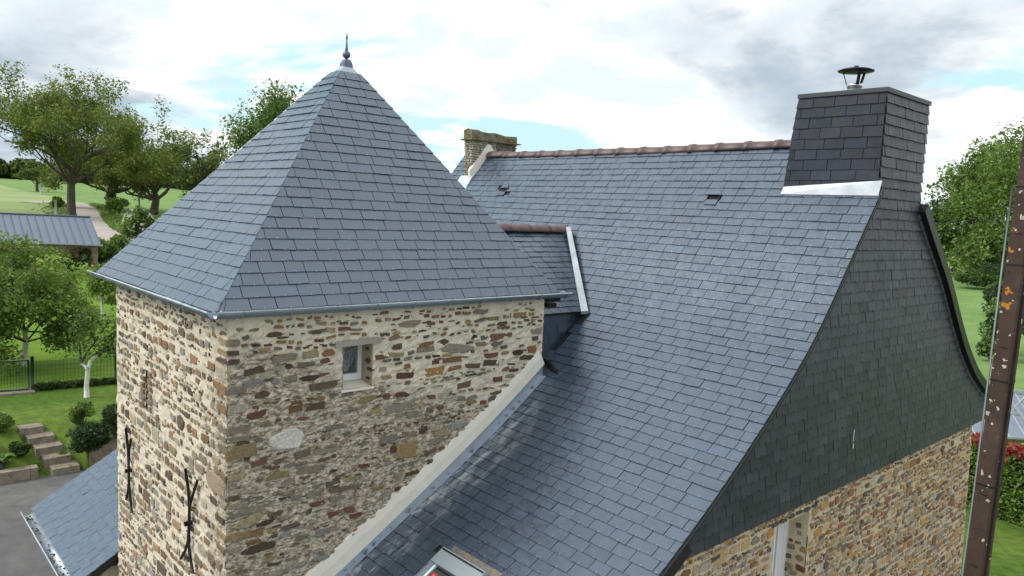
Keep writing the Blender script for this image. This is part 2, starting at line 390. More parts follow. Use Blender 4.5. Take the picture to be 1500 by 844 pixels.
# ------------------------------------------------------------------ slates and stones
FRAME_POLY = None
TOWER_SIL = np.array([(150, 402), (507, 88), (835, 437), (800, 522), (480, 850), (170, 850)])
def in_poly(p, poly):
    x, y = p; c = False; n = len(poly)
    for i in range(n):
        x1, y1 = poly[i]; x2, y2 = poly[(i + 1) % n]
        if (y1 > y) != (y2 > y) and x < (x2 - x1) * (y - y1) / (y2 - y1) + x1: c = not c
    return c
def screen_area(Q, n=None, hide=None):
    P, d = proj(Q)
    if d.min() < .3: return 0
    c = P.mean(0)
    if not (-10 < c[0] < 1510 and -10 < c[1] < 854): return 0
    if n is not None and np.dot(CAM - np.mean(Q, 0), n) <= 0: return 0
    if hide is not None and in_poly(c, hide): return 0
    x, y = P[:, 0], P[:, 1]
    return abs(np.dot(x, np.roll(y, -1)) - np.dot(y, np.roll(x, -1))) / 2
class Pieces:
    def __init__(self): self.L = []
    def add(self, verts, faces, tint, area): self.L.append((verts, faces, tint, area))
    def flush(self, parent, single, rest, mat_, cap=300, smooth=False):
        order = sorted(range(len(self.L)), key=lambda i: -self.L[i][3])
        pick = [i for i in order[:cap] if self.L[i][3] > 0]; ps = set(pick)
        for i in pick:
            v, f, t, a = self.L[i]; MB().add(v, f, t, smooth).build(single, mat_, parent)
        b = MB()
        for i in range(len(self.L)):
            if i in ps: continue
            v, f, t, a = self.L[i]; b.add(v, f, t, smooth)
        if b.v: b.build(rest, mat_, parent, kind='stuff')
def slate_tint(k=1.0, hue=.05):
    v = random.gauss(1.0, .06 if hue < .06 else .13) * k
    if random.random() < .04: v *= .85
    h = random.uniform(-hue, hue) * .6
    return (v * (1 + h), v * (1 + .2 * h), v * (1 - h))
BOX_F = [(0, 3, 2, 1), (4, 5, 6, 7), (0, 1, 5, 4), (1, 2, 6, 5), (2, 3, 7, 6), (3, 0, 4, 7)]
def slate_piece(pcs, tl, tr, br, bl, n, th=.008, lt=.001, lb=.014, k=1., hide=None, hooks=None, hue=.05, front=True):
    n = nrm(n); j = lambda: random.uniform(-.0015, .0015)
    lb = lb + random.uniform(-.002, .003)
    bot = [tl + n * (lt + j()), tr + n * (lt + j()), br + n * (lb + j()), bl + n * (lb + j())]
    top = [p + n * th for p in bot]
    pcs.add(bot + top, BOX_F, slate_tint(k, hue), screen_area(np.array(top), n, hide))
    if hooks is not None:
        w = nrm(br - bl); m = (br + bl) / 2; d = nrm(m - (tl + tr) / 2); t = m + n * (lb + th)
        a = t - d * .015 - w * .002; c = t + d * .003 - w * .002
        hooks.add([a - n * .002, a + w * .004 - n * .002, c + w * .004 - n * .004, c - n * .004, a + n * .0015, a + w * .004 + n * .0015, c + w * .004 + n * .002, c + n * .002], BOX_F)
def slate_rows(pcs, pos, nor, lo, hi, S, lb=.012, e=.114, w=.212, ov=.04, gap=.0065, skip=None, k=1., hide=None, hooks=None, wj=.035, s0=0., hue=.05):
    i = 0; s = s0
    ph = random.uniform(0, w)
    while True:
        sb = s + e
        if sb > S + e * .5: break
        sb = min(sb, S); st = max(s - ov, 0.0)
        if s == s0: st = s0
        a = min(lo(st), lo(sb)) - w + ((ph + (i % 2) * w / 2) % w) + random.uniform(-.02, .02)
        end = max(hi(st), hi(sb))
        rj = random.uniform(-.003, .003)
        while a < end:
            b_ = a + w + random.uniform(-wj, wj)
            if random.random() < .05: b_ += .05
            if hi(sb) - b_ < .05: b_ = max(b_, hi(sb) + .001, hi(st) + .001)
            at_, bt = max(a, lo(st)) + gap / 2, min(b_, hi(st)) - gap / 2
            ab, bb = max(a, lo(sb)) + gap / 2, min(b_, hi(sb)) - gap / 2
            if bb - ab > .012 or bt - at_ > .012:
                if bt < at_: at_ = bt = (at_ + bt) / 2 if lo(st) < (at_ + bt) / 2 < hi(st) else min(max((at_ + bt) / 2, lo(st)), hi(st))
                if bb < ab: ab = bb = min(max((ab + bb) / 2, lo(sb)), hi(sb))
                lm = (ab + bb) / 2; sm = (s + sb) / 2
                if not (skip and skip(lm, sm)):
                    tj = random.uniform(-.0035, .0035)
                    slate_piece(pcs, pos(at_, st), pos(bt, st), pos(bb, sb + rj + tj), pos(ab, sb + rj - tj), nor(sm), k=k, hide=hide, hooks=hooks, hue=hue, lb=lb)
            a = b_
        s += e; i += 1

def stone_piece(pcs, c, u, v, n, w, h, tint, proud=.014, rot=0., sides=9, hide=None, rough=.16, sq=2.6):
    base = random.uniform(0, 2 * math.pi); R1 = []; R2 = []; R3 = []
    cr, sr = math.cos(rot), math.sin(rot)
    blk = sq >= 4
    if blk:      # a roughly squared block: four corners, some cut, and points along its edges
        pl = []
        for sx, sy in ((-1, -1), (1, -1), (1, 1), (-1, 1)):
            jx, jy = random.uniform(.80, 1.0), random.uniform(.72, 1.0)
            if random.random() < .3:
                c1_, c2_ = (sx * jx, sy * jy * random.uniform(.2, .55)), (sx * jx * random.uniform(.55, .8), sy * jy)
                pl += [c1_, c2_] if sx * sy > 0 else [c2_, c1_]
            else: pl.append((sx * jx, sy * jy))
            if sy == sx and random.random() < .7: pl.append((random.uniform(-.4, .4) if True else 0, sy * random.uniform(.82, 1.02)) if False else None)
            if pl[-1] is None: pl.pop()
        sides = len(pl)
    for k in range(sides):
        a = base + 2 * math.pi * (k + random.uniform(-.22, .22)) / sides
        ca, sa = math.cos(a), math.sin(a)
        r = 1.0 / (abs(ca) ** sq + abs(sa) ** sq) ** (1 / sq) * random.uniform(1 - rough * 1.7, 1 + rough * .45)
        x, y = (pl[k][0] * w / 2, pl[k][1] * h / 2) if blk else (ca * r * w / 2, sa * r * h / 2)
        x, y = x * cr - y * sr, x * sr + y * cr
        q = c + u * x + v * y
        R1.append(q - n * .02); R2.append(q + n * proud * random.uniform(.25, .55))
        f = random.uniform(.80, .95)
        R3.append(c + u * x * f + v * y * f + n * proud * random.uniform(.8, 1.15))
    m = sides
    F_ = [(k, (k + 1) % m, m + (k + 1) % m, m + k) for k in range(m)] + [(m + k, m + (k + 1) % m, 2 * m + (k + 1) % m, 2 * m + k) for k in range(m)]
    F_ += [tuple(range(2 * m, 3 * m))]
    pcs.add(R1 + R2 + R3, F_, tint, screen_area(np.array(R3), n, hide))
def stone_wall(pcs, o, u, v, n, u0, u1, v0, v1, inside, pal, hr=(.05, .12), ar=(1.3, 3.4), keep=.9, gap=(.02, .05), proud=.014, tilt=0., hide=None, flat=.0, edge=False):
    o, u, v, n = map(lambda q: np.array(q, float), (o, u, v, n))
    y = v0
    while y < v1:
        h = random.uniform(*hr)
        if random.random() < flat: h *= .5
        x = u0 - random.uniform(0, .15)
        while x < u1:
            big = random.random()
            hh = h * (random.uniform(.65, 1.05) if big > .06 else random.uniform(1.2, 1.8))
            w = hh * random.uniform(*ar)
            gx = random.uniform(*gap)
            cx, cy = x + w / 2, y + h / 2 + random.uniform(-.014, .014)
            kp = keep(cx, cy) if callable(keep) else keep
            if random.random() < kp and inside(cx, cy, w / 2, hh / 2):
                p = pal(cx, cy); t = random.choice(p); q = random.uniform(.75, 1.3)
                stone_piece(pcs, o + u * cx + v * cy, u, v, n, w, hh, tuple(c * q for c in t), proud * random.uniform(.6, 1.4), tilt + random.gauss(0, .07), hide=hide, sides=random.choice((6, 7, 8, 9)), sq=random.choice((2.6, 4, 6, 8)))
            x += w + gx
        y += h + random.uniform(gap[0] * .6, gap[1] * .8)
def wall_grid(o, u, v, n, u0, u1, v0, v1, step, amp, keep, seed=0):
    """a rough plastered sheet with the cells outside `keep` left out"""
    o, u, v, n = map(lambda q: np.array(q, float), (o, u, v, n))
    us = np.linspace(u0, u1, max(2, int((u1 - u0) / step) + 1)); vs = np.linspace(v0, v1, max(2, int((v1 - v0) / step) + 1))
    rs = np.random.RandomState(seed); A = rs.normal(0, amp, (len(us), len(vs)))
    A = (A + np.roll(A, 1, 0) + np.roll(A, 1, 1) + np.roll(A, -1, 0)) / 2
    V_ = []; F_ = []
    for i, a in enumerate(us):
        for j, b_ in enumerate(vs): V_.append(o + u * a + v * b_ + n * A[i, j])
    m = len(vs)
    for i in range(len(us) - 1):
        for j in range(m - 1):
            if keep((us[i] + us[i + 1]) / 2, (vs[j] + vs[j + 1]) / 2): F_.append((i * m + j, (i + 1) * m + j, (i + 1) * m + j + 1, i * m + j + 1))
    return V_, F_
BROWN = [(.22, .13, .065), (.16, .10, .06), (.30, .19, .09), (.30, .22, .13), (.22, .19, .15), (.33, .20, .07), (.10, .07, .055), (.20, .11, .06), (.27, .22, .16), (.16, .14, .12)]
SLIV = [(.10, .075, .055), (.17, .13, .09), (.24, .19, .13), (.08, .07, .06)]
DARKP = [(.08, .055, .038), (.13, .08, .045), (.20, .11, .055), (.15, .06, .045), (.27, .21, .14), (.24, .19, .11), (.16, .15, .13), (.30, .23, .11), (.11, .10, .085)]
GREYP = [(.22, .19, .14), (.28, .245, .18), (.17, .14, .095), (.20, .18, .145), (.33, .27, .17), (.13, .10, .07), (.37, .33, .26), (.28, .22, .11), (.15, .07, .05), (.25, .24, .22)]
LEFTP = [(.28, .22, .155), (.20, .145, .10), (.33, .29, .22), (.12, .085, .065), (.25, .155, .09), (.29, .27, .235), (.36, .29, .18), (.22, .18, .14), (.40, .35, .26), (.30, .21, .12)]
GABLEP = [(.40, .25, .12), (.30, .165, .085), (.45, .33, .165), (.30, .25, .20), (.16, .145, .135), (.46, .26, .085), (.38, .30, .19), (.44, .36, .24), (.26, .13, .08), (.34, .29, .23), (.42, .32, .20)]
# ================================================================== MAIN HOUSE
XG = 2.65; XL = -4.85; YR = 6.30; ZR = 1.90
pf = np.array([(6.30, 1.90), (5.91, 1.42), (5.40, .80), (5.0, .29), (4.63, -.15), (4.29, -.46), (3.77, -.88), (3.34, -1.20), (2.99, -1.44), (2.6, -1.69), (2.2, -1.93), (1.7, -2.22), (1.2, -2.52), (.6, -2.87), (.2, -3.1)])
pr = np.array([(6.30, 1.90), (6.72, 1.43), (7.22, .98), (7.96, .36), (8.42, -.12), (8.86, -.55), (9.39, -.95), (9.9, -1.22), (10.34, -1.42), (10.7, -1.56)])
def smooth_prof(p):
    d = np.r_[0, np.cumsum(np.linalg.norm(np.diff(p, axis=0), axis=1))]; s = np.linspace(0, d[-1], 400)
    q = np.stack([np.interp(s, d, p[:, 0]), np.interp(s, d, p[:, 1])], 1)
    k = np.hanning(61); k /= k.sum(); pad = 30
    for c in (0, 1):
        a = np.r_[2 * q[0, c] - q[pad:0:-1, c], q[:, c], 2 * q[-1, c] - q[-2:-pad - 2:-1, c]]; q[:, c] = np.convolve(a, k, 'valid')
    d = np.r_[0, np.cumsum(np.linalg.norm(np.diff(q, axis=0), axis=1))]
    return q, d
QF, DF = smooth_prof(pf); QR, DR = smooth_prof(pr)
def prof_at(Q, D, s): return np.array([np.interp(s, D, Q[:, 0]), np.interp(s, D, Q[:, 1])])
def prof_n(Q, D, s):
    a = prof_at(Q, D, max(s - .05, 0)); b_ = prof_at(Q, D, min(s + .05, D[-1])); t = nrm(b_ - a); n = np.array([-t[1], t[0]])
    if n[1] < 0: n = -n
    return np.array([0, n[0], n[1]])
def fy(z): return np.interp(z, QF[::-1, 1], QF[::-1, 0])          # front profile: y of a height
def fz(y): return np.interp(y, QF[::-1, 0], QF[::-1, 1])
def ry(z): return np.interp(z, QR[::-1, 1], QR[::-1, 0])
def rz(y): return np.interp(y, QR[:, 0], QR[:, 1])
def s_of_y(y): return float(np.interp(-y, -QF[:, 0], DF))
house = thing('slate_roofed_house', 'stone farmhouse with steep bell-cast slate roof and slate-hung gable on the right', 'house', (-1, 6.3, -6))
CHX0, CHY0, CHY1, CHZ = 1.64, 5.80, 6.95, 2.33
SKY = dict(x0=.80, x1=1.39, y1=1.80, y0=.65)

# roof deck (both slopes), a closed slab
def slab(Q, D, x0, x1, off, th, s0=0, s1=None, n=60):
    s1 = s1 or D[-1]; b = MB(); V_ = []
    for s in np.linspace(s0, s1, n):
        p = prof_at(Q, D, s); nn = prof_n(Q, D, s)
        for x in (x0, x1):
            for o in (off, off - th): V_.append(np.array([x, p[0], p[1]]) + nn * o)
    F_ = []
    for i in range(n - 1):
        a = i * 4; c = a + 4
        F_ += [(a, a + 2, c + 2, c), (a + 1, c + 1, c + 3, a + 3), (a, c, c + 1, a + 1), (a + 2, a + 3, c + 3, c + 2)]
    F_ += [(0, 1, 3, 2), (n * 4 - 4, n * 4 - 2, n * 4 - 1, n * 4 - 3)]
    b.add(V_, F_); return b
slab(QF, DF, XL, CHX0 + .1, -.004, .05, s1=s_of_y(.45)).build('roof_deck', M['deck'], house)
slab(QF, DF, CHX0 + .1, XG + .03, -.0042, .05, s0=s_of_y(5.80), s1=s_of_y(.45)).build('roof_deck', M['deck'], house)
slab(QR, DR, XL, CHX0 + .1, -.004, .05).build('roof_deck', M['deck'], house)
slab(QR, DR, CHX0 + .1, XG + .03, -.0042, .05, s0=float(np.interp(6.95, QR[:, 0], DR))).build('roof_deck', M['deck'], house)
# slates of the front slope
posF = lambda l, s: np.array([l, *prof_at(QF, DF, s)])
norF = lambda s: prof_n(QF, DF, s)
# link roof to the tower
LKX, LKZ, LKY = -1.28, .70, 5.30; LEX, LEZ, LEY = -.14, -.235, 4.50
def link_z(x): return LKZ - abs(x - LKX) * (LKZ - LEZ) / (LEX - LKX)
def skipF(l, s):
    y, z = prof_at(QF, DF, s)
    if l > CHX0 - .02 and y > CHY0 + .02: return True
    if SKY['x0'] - .02 < l < SKY['x1'] + .02 and SKY['y0'] < y < SKY['y1'] + .05: return True
    if y < 3.7 and -3.2 < l < -.12: return True
    if y > 3.6 and abs(l - LKX) < (LEX - LKX) and z < link_z(l) - .06: return True
    if -4.45 < l < -4.2 and y > 5.98: return True
    for vx, vy in ((-3.16, 5.76), (.75, 5.72)):
        if abs(l - vx) < .085 and abs(y - vy) < .06: return True
    return False
hooks = MB(); pcs = Pieces()
slate_rows(pcs, posF, norF, lambda s: XL, lambda s: XG + .035, s_of_y(.45), skip=skipF, hide=TOWER_SIL, hooks=hooks, s0=.06)
pcs.flush(house, 'roof_slate', 'roof_slates', M['slate_lime'])
hooks.build('slate_hooks', M['hook'], house, kind='stuff')
pcs = Pieces(); posR = lambda l, s: np.array([l, *prof_at(QR, DR, s)])
slate_rows(pcs, lambda l, s: posR(-l, s), lambda s: prof_n(QR, DR, s), lambda s: -(XG + .03), lambda s: -XL, DR[-1], s0=.06, e=.12, w=.22, skip=lambda l, s: -l > CHX0 and prof_at(QR, DR, s)[0] < CHY1)
pcs.flush(house, 'roof_slate', 'rear_roof_slates', M['slate'], cap=0)

# ridge tiles
def ridge_tile(p, d, L_, r, up=(0, 0, 1)):
    d = nrm(d); s = nrm(np.cross(d, up)); u = np.cross(s, d); b = MB(); n = 10; V_ = []
    st = [(0, 1.0), (.0, 1.12), (.045, 1.15), (.075, 1.12), (.08, 1.02), (L_ * .6, 1.0), (L_ + .03, .97)]
    for t, k in st:
        for i in range(n + 1):
            a = -.12 + (math.pi + .24) * i / n
            V_.append(np.array(p) + d * t + s * math.cos(a) * r * k + u * (math.sin(a) * r * k * .92))
    for t, k in st[::-1]:
        for i in range(n + 1):
            a = -.12 + (math.pi + .24) * i / n
            V_.append(np.array(p) + d * t + s * math.cos(a) * r * k * .86 + u * (math.sin(a) * r * k * .78))
    m = n + 1; R_ = len(st) * 2
    F_ = [((i % R_) * m + k, (i % R_) * m + k + 1, ((i + 1) % R_) * m + k + 1, ((i + 1) % R_) * m + k) for i in range(R_) for k in range(n)]
    F_ += [tuple(i * m for i in range(R_)), tuple(i * m + n for i in range(R_))[::-1]]
    b.add(V_, F_, smooth=True); return b
x = CHX0 - .03
nt = 14; Lt = (x + 4.14) / nt
for i in range(nt):
    sag = -.025 * math.sin(math.pi * i / nt)
    p = (x - (i + 1) * Lt, YR + random.uniform(-.006, .006), ZR - .055 + sag + random.uniform(-.004, .004))
    ridge_tile(p, (1, 0, random.uniform(-.012, .012)), Lt - .004, .098).build('ridge_tile', M['ridge'], house)

# --- walls
b = MB()
yb0, zb = 1.35, -1.80
def gable_top(y):
    a = min(-1.62, float(fz(y)) - .07) if y < 6 else min(-1.62, float(rz(y)) - .07); return a
GW = (4.31, 5.01, -3.05, -1.93)
rear_y = lambda z: 9.90 + .10 * (-1.79 - z)
def gk(u, v): return v < gable_top(u) and not (GW[0] < u < GW[1] and GW[2] < v < GW[3])
us = np.linspace(yb0, 9.9, 240); V_ = []; F_ = []
rs = np.random.RandomState(3)
vs = np.r_[np.linspace(-6.0, -4.2, 8), np.linspace(-4.15, -1.62, 64)]
for a in us:
    for z in vs:
        y = a + (rear_y(z) - 9.9) * (a - yb0) / (9.9 - yb0)
        V_.append((XG - .05 + rs.normal(0, .004), y, z))
m = len(vs)
for i in range(len(us) - 1):
    for j in range(m - 1):
        if gk((us[i] + us[i + 1]) / 2, (vs[j] + vs[j + 1]) / 2): F_.append((i * m + j, (i + 1) * m + j, (i + 1) * m + j + 1, i * m + j + 1))
gw = MB(); gw.add(V_, F_)
gwall = gw.build('gable_wall', M['mortar_gable'], house, label='gable wall of warm ochre and grey rubble stone')
b = MB(); b.box((XL + .06, yb0, -6), (XG - .32, 9.85, -2.7)); b.box((XG - .32, yb0 + .002, -6), (XG - .06, 4.29, -2.75)); b.box((XG - .32, 5.03, -6), (XG - .06, 9.88, -1.85)); b.box((XG - .32, 4.29, -6), (XG - .06, 5.03, -3.06))
b.build('house_wall', M['mortar_gable'], house)
# attic body under the slopes
b = MB(); prof = [(3.1, -2.7), (9.7, -2.7)] + [(y, float(rz(y)) - .09) for y in np.linspace(9.7, 6.3, 16)] + [(y, float(fz(y)) - .09) for y in np.linspace(6.2, 3.1, 16)]
b.hexa([(XL + .06, y, z) for y, z in prof], [(XG - .33, y, z) for y, z in prof]); b.build('attic_wall', M['mortar_gable'], house)

# gable stones
pcs = Pieces()
def ginside(u, v, hw, hh):
    if v + hh > gable_top(u) - .01 or u + hw > rear_y(v) + .01 or u - hw < yb0: return False
    return not (GW[0] - .01 < u + hw and u - hw < GW[1] + .01 and GW[2] - .02 < v + hh and v - hh < GW[3] + .03)
stone_wall(pcs, (XG - .05, 0, 0), (0, 1, 0), (0, 0, 1), (1, 0, 0), yb0, 10.3, -4.3, -1.65, ginside, lambda u, v: GABLEP, hr=(.05, .11), ar=(.7, 2.4), keep=.97, gap=(.006, .024), proud=.012, flat=.25)
stone_wall(pcs, (XG - .05, 0, 0), (0, 1, 0), (0, 0, 1), (1, 0, 0), yb0, 10.3, -4.3, -1.65, ginside, lambda u, v: SLIV + GABLEP[3:6], hr=(.015, .03), ar=(2, 6), keep=.45, gap=(.02, .09), proud=.008)
# stones showing in the reveal of the gable window
stone_wall(pcs, (XG - .30, GW[1], 0), (1, 0, 0), (0, 0, 1), (0, -1, 0), .02, .24, GW[2], GW[3], lambda u, v, a, c: .0 < u - a and u + a < .26 and v + c < GW[3] - .01, lambda u, v: GREYP + DARKP, hr=(.04, .09), ar=(1.0, 2.0), keep=.9, gap=(.015, .05), proud=.014)
for y0_ in np.arange(4.22, 5.1, .16):
    stone_piece(pcs, np.array([XG - .05, y0_ + .08, GW[3] + .035 + random.uniform(-.004, .004)]), np.array([0, 1., 0]), np.array([0, 0, 1.]), np.array([1., 0, 0]), random.uniform(.13, .17), .04, (.10, .095, .09), .02)
pcs.flush(house, 'stone', 'gable_stones', M['stone'])
b = MB(); xo, xi = XG - .052, XG - .30
b.add([(xo, GW[1], GW[2]), (xi, GW[1], GW[2]), (xi, GW[1], GW[3]), (xo, GW[1], GW[3])], [(0, 1, 2, 3)])
b.add([(xo, GW[0], GW[2]), (xi, GW[0], GW[2]), (xi, GW[0], GW[3]), (xo, GW[0], GW[3])], [(3, 2, 1, 0)])
b.add([(xo, GW[0], GW[3]), (xi, GW[0], GW[3]), (xi, GW[1], GW[3]), (xo, GW[1], GW[3])], [(3, 2, 1, 0)])
b.add([(xo, GW[0], GW[2]), (xi, GW[0], GW[2]), (xi, GW[1], GW[2]), (xo, GW[1], GW[2])], [(0, 1, 2, 3)])
b.build('window_reveal', M['mortar_gable'], house)
wf = MB(); xf = XG - .25
for y0_, y1_ in ((GW[0] + .002, GW[0] + .055), (4.635, 4.685), (GW[1] - .055, GW[1] - .002)): wf.box((xf - .05, y0_, GW[2]), (xf, y1_, GW[3] - .002))
for y0_, y1_ in ((GW[0] + .06, GW[0] + .115), (GW[0] + .122, GW[0] + .17), (GW[0] + .178, GW[0] + .23), (4.59, 4.625), (4.695, 4.73), (4.765, 4.825), (4.832, 4.885), (4.892, 4.95)): wf.box((xf - .05, y0_, GW[2] + .06), (xf + .012, y1_, GW[3] - .06))
wf.box((xf - .05, GW[0] + .055, GW[3] - .06), (xf - .004, GW[1] - .055, GW[3] - .003)); wf.box((xf - .05, GW[0] + .055, GW[2] + .002), (xf - .004, GW[1] - .055, GW[2] + .06))
gwo = MB().box((xf - .055, GW[0] + .004, GW[2] + .004), (xf - .051, GW[1] - .004, GW[3] - .004)).build('gable_window', M['dark'], house, label='white framed window set deep in the gable wall')
wf.build('frame', M['white_pvc'], gwo)
MB().box((xf - .035, GW[0] + .056, GW[2] + .06), (xf - .03, 4.634, GW[3] - .06)).build('pane', M['glass'], gwo)
MB().box((xf - .035, 4.686, GW[2] + .06), (xf - .03, GW[1] - .056, GW[3] - .06)).build('pane', M['glass'], gwo)

# gable slate hanging, and the chimney it runs up into
b = MB(); zc = -1.775
pts = [(fy(zc) + .02, zc), (9.93 + .35, zc)] + [(ry(z) - .0, z) for z in np.linspace(-1.45, 1.35, 20)] + [(fy(z) + .01, z) for z in np.linspace(1.35, -1.7, 20)]
pts = [(float(a), float(c)) for a, c in pts]
b.hexa([(XG - .045, y, z) for y, z in pts], [(XG - .012, y, z) for y, z in pts]); b.build('gable_batten', M['deck'], house)
pcs = Pieces(); hooks = MB()
CHXT = 1.71
def glo(s):
    z = CHZ - s
    return float(fy(z)) + .012 if z < fz(CHY0) - .06 else CHY0
def ghi(s):
    z = CHZ - s
    return float(ry(max(z, -1.40))) - .02 if z < rz(CHY1) - .02 else CHY1
def gpos(l, s): return np.array([XG - .012, l, CHZ - s])
chs = Pieces()
slate_rows(chs, gpos, lambda s: np.array([1., 0, 0]), lambda s: CHY0, lambda s: CHY1, CHZ*0 + .864, lb=.022, e=.108, w=.19, k=1.1, wj=.02)
slate_rows(pcs, gpos, lambda s: np.array([1., 0, 0]), glo, ghi, CHZ - zc, lb=.026, e=.108, w=.205, k=.85, wj=.025, hue=.07, hooks=hooks, s0=.864)
pcs.flush(house, 'wall_slate', 'wall_slates', M['wall_slate'])
hooks.build('wall_slate_hooks', M['iron'], house, kind='stuff')

sp = MB(); xs_ = XG + .022
for (y_, z0_, z1_, w_) in ((5.722, -1.33, -1.19, .010), (5.735, -1.40, -1.345, .018)):
    sp.hexa([(xs_, y_ - w_ * .3, z0_), (xs_, y_ + w_ * .4, z0_ + .01), (xs_, y_ + w_ * .5, z1_), (xs_, y_ - w_ * .5, z1_ - .01)], [(xs_ + .004, y_ - w_ * .3, z0_), (xs_ + .004, y_ + w_ * .4, z0_ + .01), (xs_ + .004, y_ + w_ * .5, z1_), (xs_ + .004, y_ - w_ * .5, z1_ - .01)])
sp.build('lime_splash', M['mortar_band'], house, kind='stuff')
# chimney
chim = MB()
def ch_x(z): return 1.60 + (CHXT - 1.60) * (z - 1.2) / (CHZ - 1.2)
chim.hexa([(ch_x(.9), CHY0, .9), (XG - .014, CHY0, .9), (XG - .014, CHY1, .9), (ch_x(.9), CHY1, .9)], [(CHXT, CHY0, CHZ), (XG - .014, CHY0, CHZ), (XG - .014, CHY1, CHZ), (CHXT, CHY1, CHZ)])
chimney = chim.build('slate_hung_chimney', M['deck'], house, label='square chimney hung with dark slates on the right gable')
chf = Pieces()
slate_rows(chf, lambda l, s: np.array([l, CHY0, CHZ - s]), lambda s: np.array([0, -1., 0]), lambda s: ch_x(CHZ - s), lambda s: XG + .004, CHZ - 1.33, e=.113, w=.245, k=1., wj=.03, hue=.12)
chf.flush(chimney, 'slate', 'front_slates', M['slate_shaded'])
slate_rows(chs, lambda l, s: np.array([ch_x(CHZ - s), l, CHZ - s]), lambda s: np.array([-1., 0, .08]), lambda s: CHY0, lambda s: CHY1, CHZ - 1.2, e=.113, w=.22, k=.8)
chs.flush(chimney, 'slate', 'slates', M['wall_slate'])
b = MB(); b.box((CHXT - .012, CHY0 - .026, CHZ - .005), (XG + .018, CHY1 + .012, CHZ + .04)); b.build('chimney_cap', mat('dark_cap', (.045, .05, .058), .5, nvar=.1), chimney)
c0 = np.array([2.03, 6.42, CHZ + .045])
b = MB(); b.lathe(c0, [(.085, 0), (.085, .05), (.078, .055), (.078, .13), (.086, .135), (.086, .165), (.07, .17)], 20); b.build('flue_pipe', M['steel'], chimney)
b = MB(); zc2 = .31
b.lathe(c0 + [0, 0, zc2], [(.02, -.025), (.19, -.004), (.195, .004), (.15, .022), (.06, .036), (.03, .04), (.026, .06), (.0, .062)], 24)
for k in range(3):
    a = math.radians(-48 + 120 * k); d = np.array([math.cos(a), math.sin(a), 0])
    b.bar(c0 + d * .075 + [0, 0, .13], c0 + d * .135 + [0, 0, zc2 - .005], .035, .006, up=d)
b.build('flue_cap', M['black'], chimney)
# lead apron in front of the chimney
b = MB(); sA, sB = s_of_y(5.805), s_of_y(5.925)
A = [posF(1.60, s_of_y(5.772)) + norF(sA) * .026, posF(XG + .028, s_of_y(5.772)) + norF(sA) * .028, np.array([XG + .04, CHY0 - .018, 1.425]), np.array([1.615, CHY0 - .018, 1.355])]
b.hexa([p + np.array([0, .008, -.006]) for p in A], A)
b.build('lead_apron', M['lead'], house, label='bright lead flashing at the foot of the slate chimney')

# verge trims
b = slab(QF, DF, XG + .004, XG + .036, -.012, .016, s0=s_of_y(5.78), s1=s_of_y(.5)); b.build('verge_strip', mat('verge_grey', (.06, .066, .075), .6), house)
b = slab(QF, DF, XG - .10, XG + .026, -.06, .10, s0=s_of_y(2.75), s1=s_of_y(.5)); b.build('soffit_board', M['black'], house)
b = slab(QR, DR, XG + .0, XG + .085, .035, .12, s0=float(np.interp(6.97, QR[:, 0], DR))); b.build('rear_verge_board', M['black'], house)
b = slab(QR, DR, XG + .004, XG + .02, -.085, .05, s0=float(np.interp(7.0, QR[:, 0], DR)), s1=DR[-1] - .2); b.build('verge_strip', mat('verge_grey_rear', (.10, .11, .12), .5), house)

# link roof between tower and house
lk = MB()
ya = 3.4
tri = lambda y: [(LKX - (LEX - LKX), y, LEZ), (LEX, y, LEZ), (LKX, y, LKZ)]
lk.hexa([(p[0], p[1], p[2] - .012) for p in tri(ya)], [(p[0], (LEY if i < 2 else LKY) + .1, p[2] - .012) for i, p in enumerate(tri(0))])
link = lk.build('link_roof', M['deck'], house, label='small slate roof with clay ridge joining tower to main roof')
pcs = Pieces(); Ls = math.hypot(LEX - LKX, LKZ - LEZ); nL = nrm([LKZ - LEZ, 0, LEX - LKX])
slate_rows(pcs, lambda l, s: np.array([LKX + (LEX - LKX) * s / Ls, l, LKZ + (LEZ - LKZ) * s / Ls]), lambda s: nL, lambda s: ya, lambda s: LKY + (LEY - LKY) * s / Ls, Ls, e=.095, w=.17, k=.9, wj=.02, s0=.05)
slate_rows(pcs, lambda l, s: np.array([LKX - (LEX - LKX) * s / Ls, -l, LKZ + (LEZ - LKZ) * s / Ls]), lambda s: nL * [-1, 1, 1], lambda s: -(LKY + (LEY - LKY) * s / Ls), lambda s: -ya, Ls, e=.095, w=.17, k=.9, s0=.05)
# slated cheek under its eave
slate_rows(pcs, lambda l, s: np.array([LEX - .06, l, LEZ - s]), lambda s: np.array([1., 0, 0]), lambda s: 3.60, lambda s: float(fy(LEZ - s)) - .0, .62, e=.12, w=.2, k=.55)
pcs.flush(link, 'slate', 'slates', M['slate'])
b = MB(); b.box((LEX - .3, 3.55, -1.15), (LEX - .062, 4.5, LEZ - .02)); b.build('cheek_wall', M['deck'], link)
for i in range(5):
    ridge_tile((LKX, LKY - .02 - i * .36, LKZ - .01), (0, -1, 0), .352, .085).build('ridge_tile', M['ridge'], link)
# lead valley strip
b = MB(); P0 = np.array([LKX + .09, LKY - .06, LKZ + .02]); P1 = np.array([LEX + .035, LEY - .03, LEZ - .02]); dv = nrm(P1 - P0)
nv = nrm(nL * .6 + norF(s_of_y(4.8)) * .6); sv = nrm(np.cross(dv, nv))
b.hexa([P0 - sv * .03, P0 + sv * .03, P1 + sv * .045, P1 - sv * .04], [P0 - sv * .03 + nv * .05, P0 + sv * .03 + nv * .05, P1 + sv * .045 + nv * .05, P1 - sv * .04 + nv * .05]); b.build('valley_flashing', M['lead'], link)

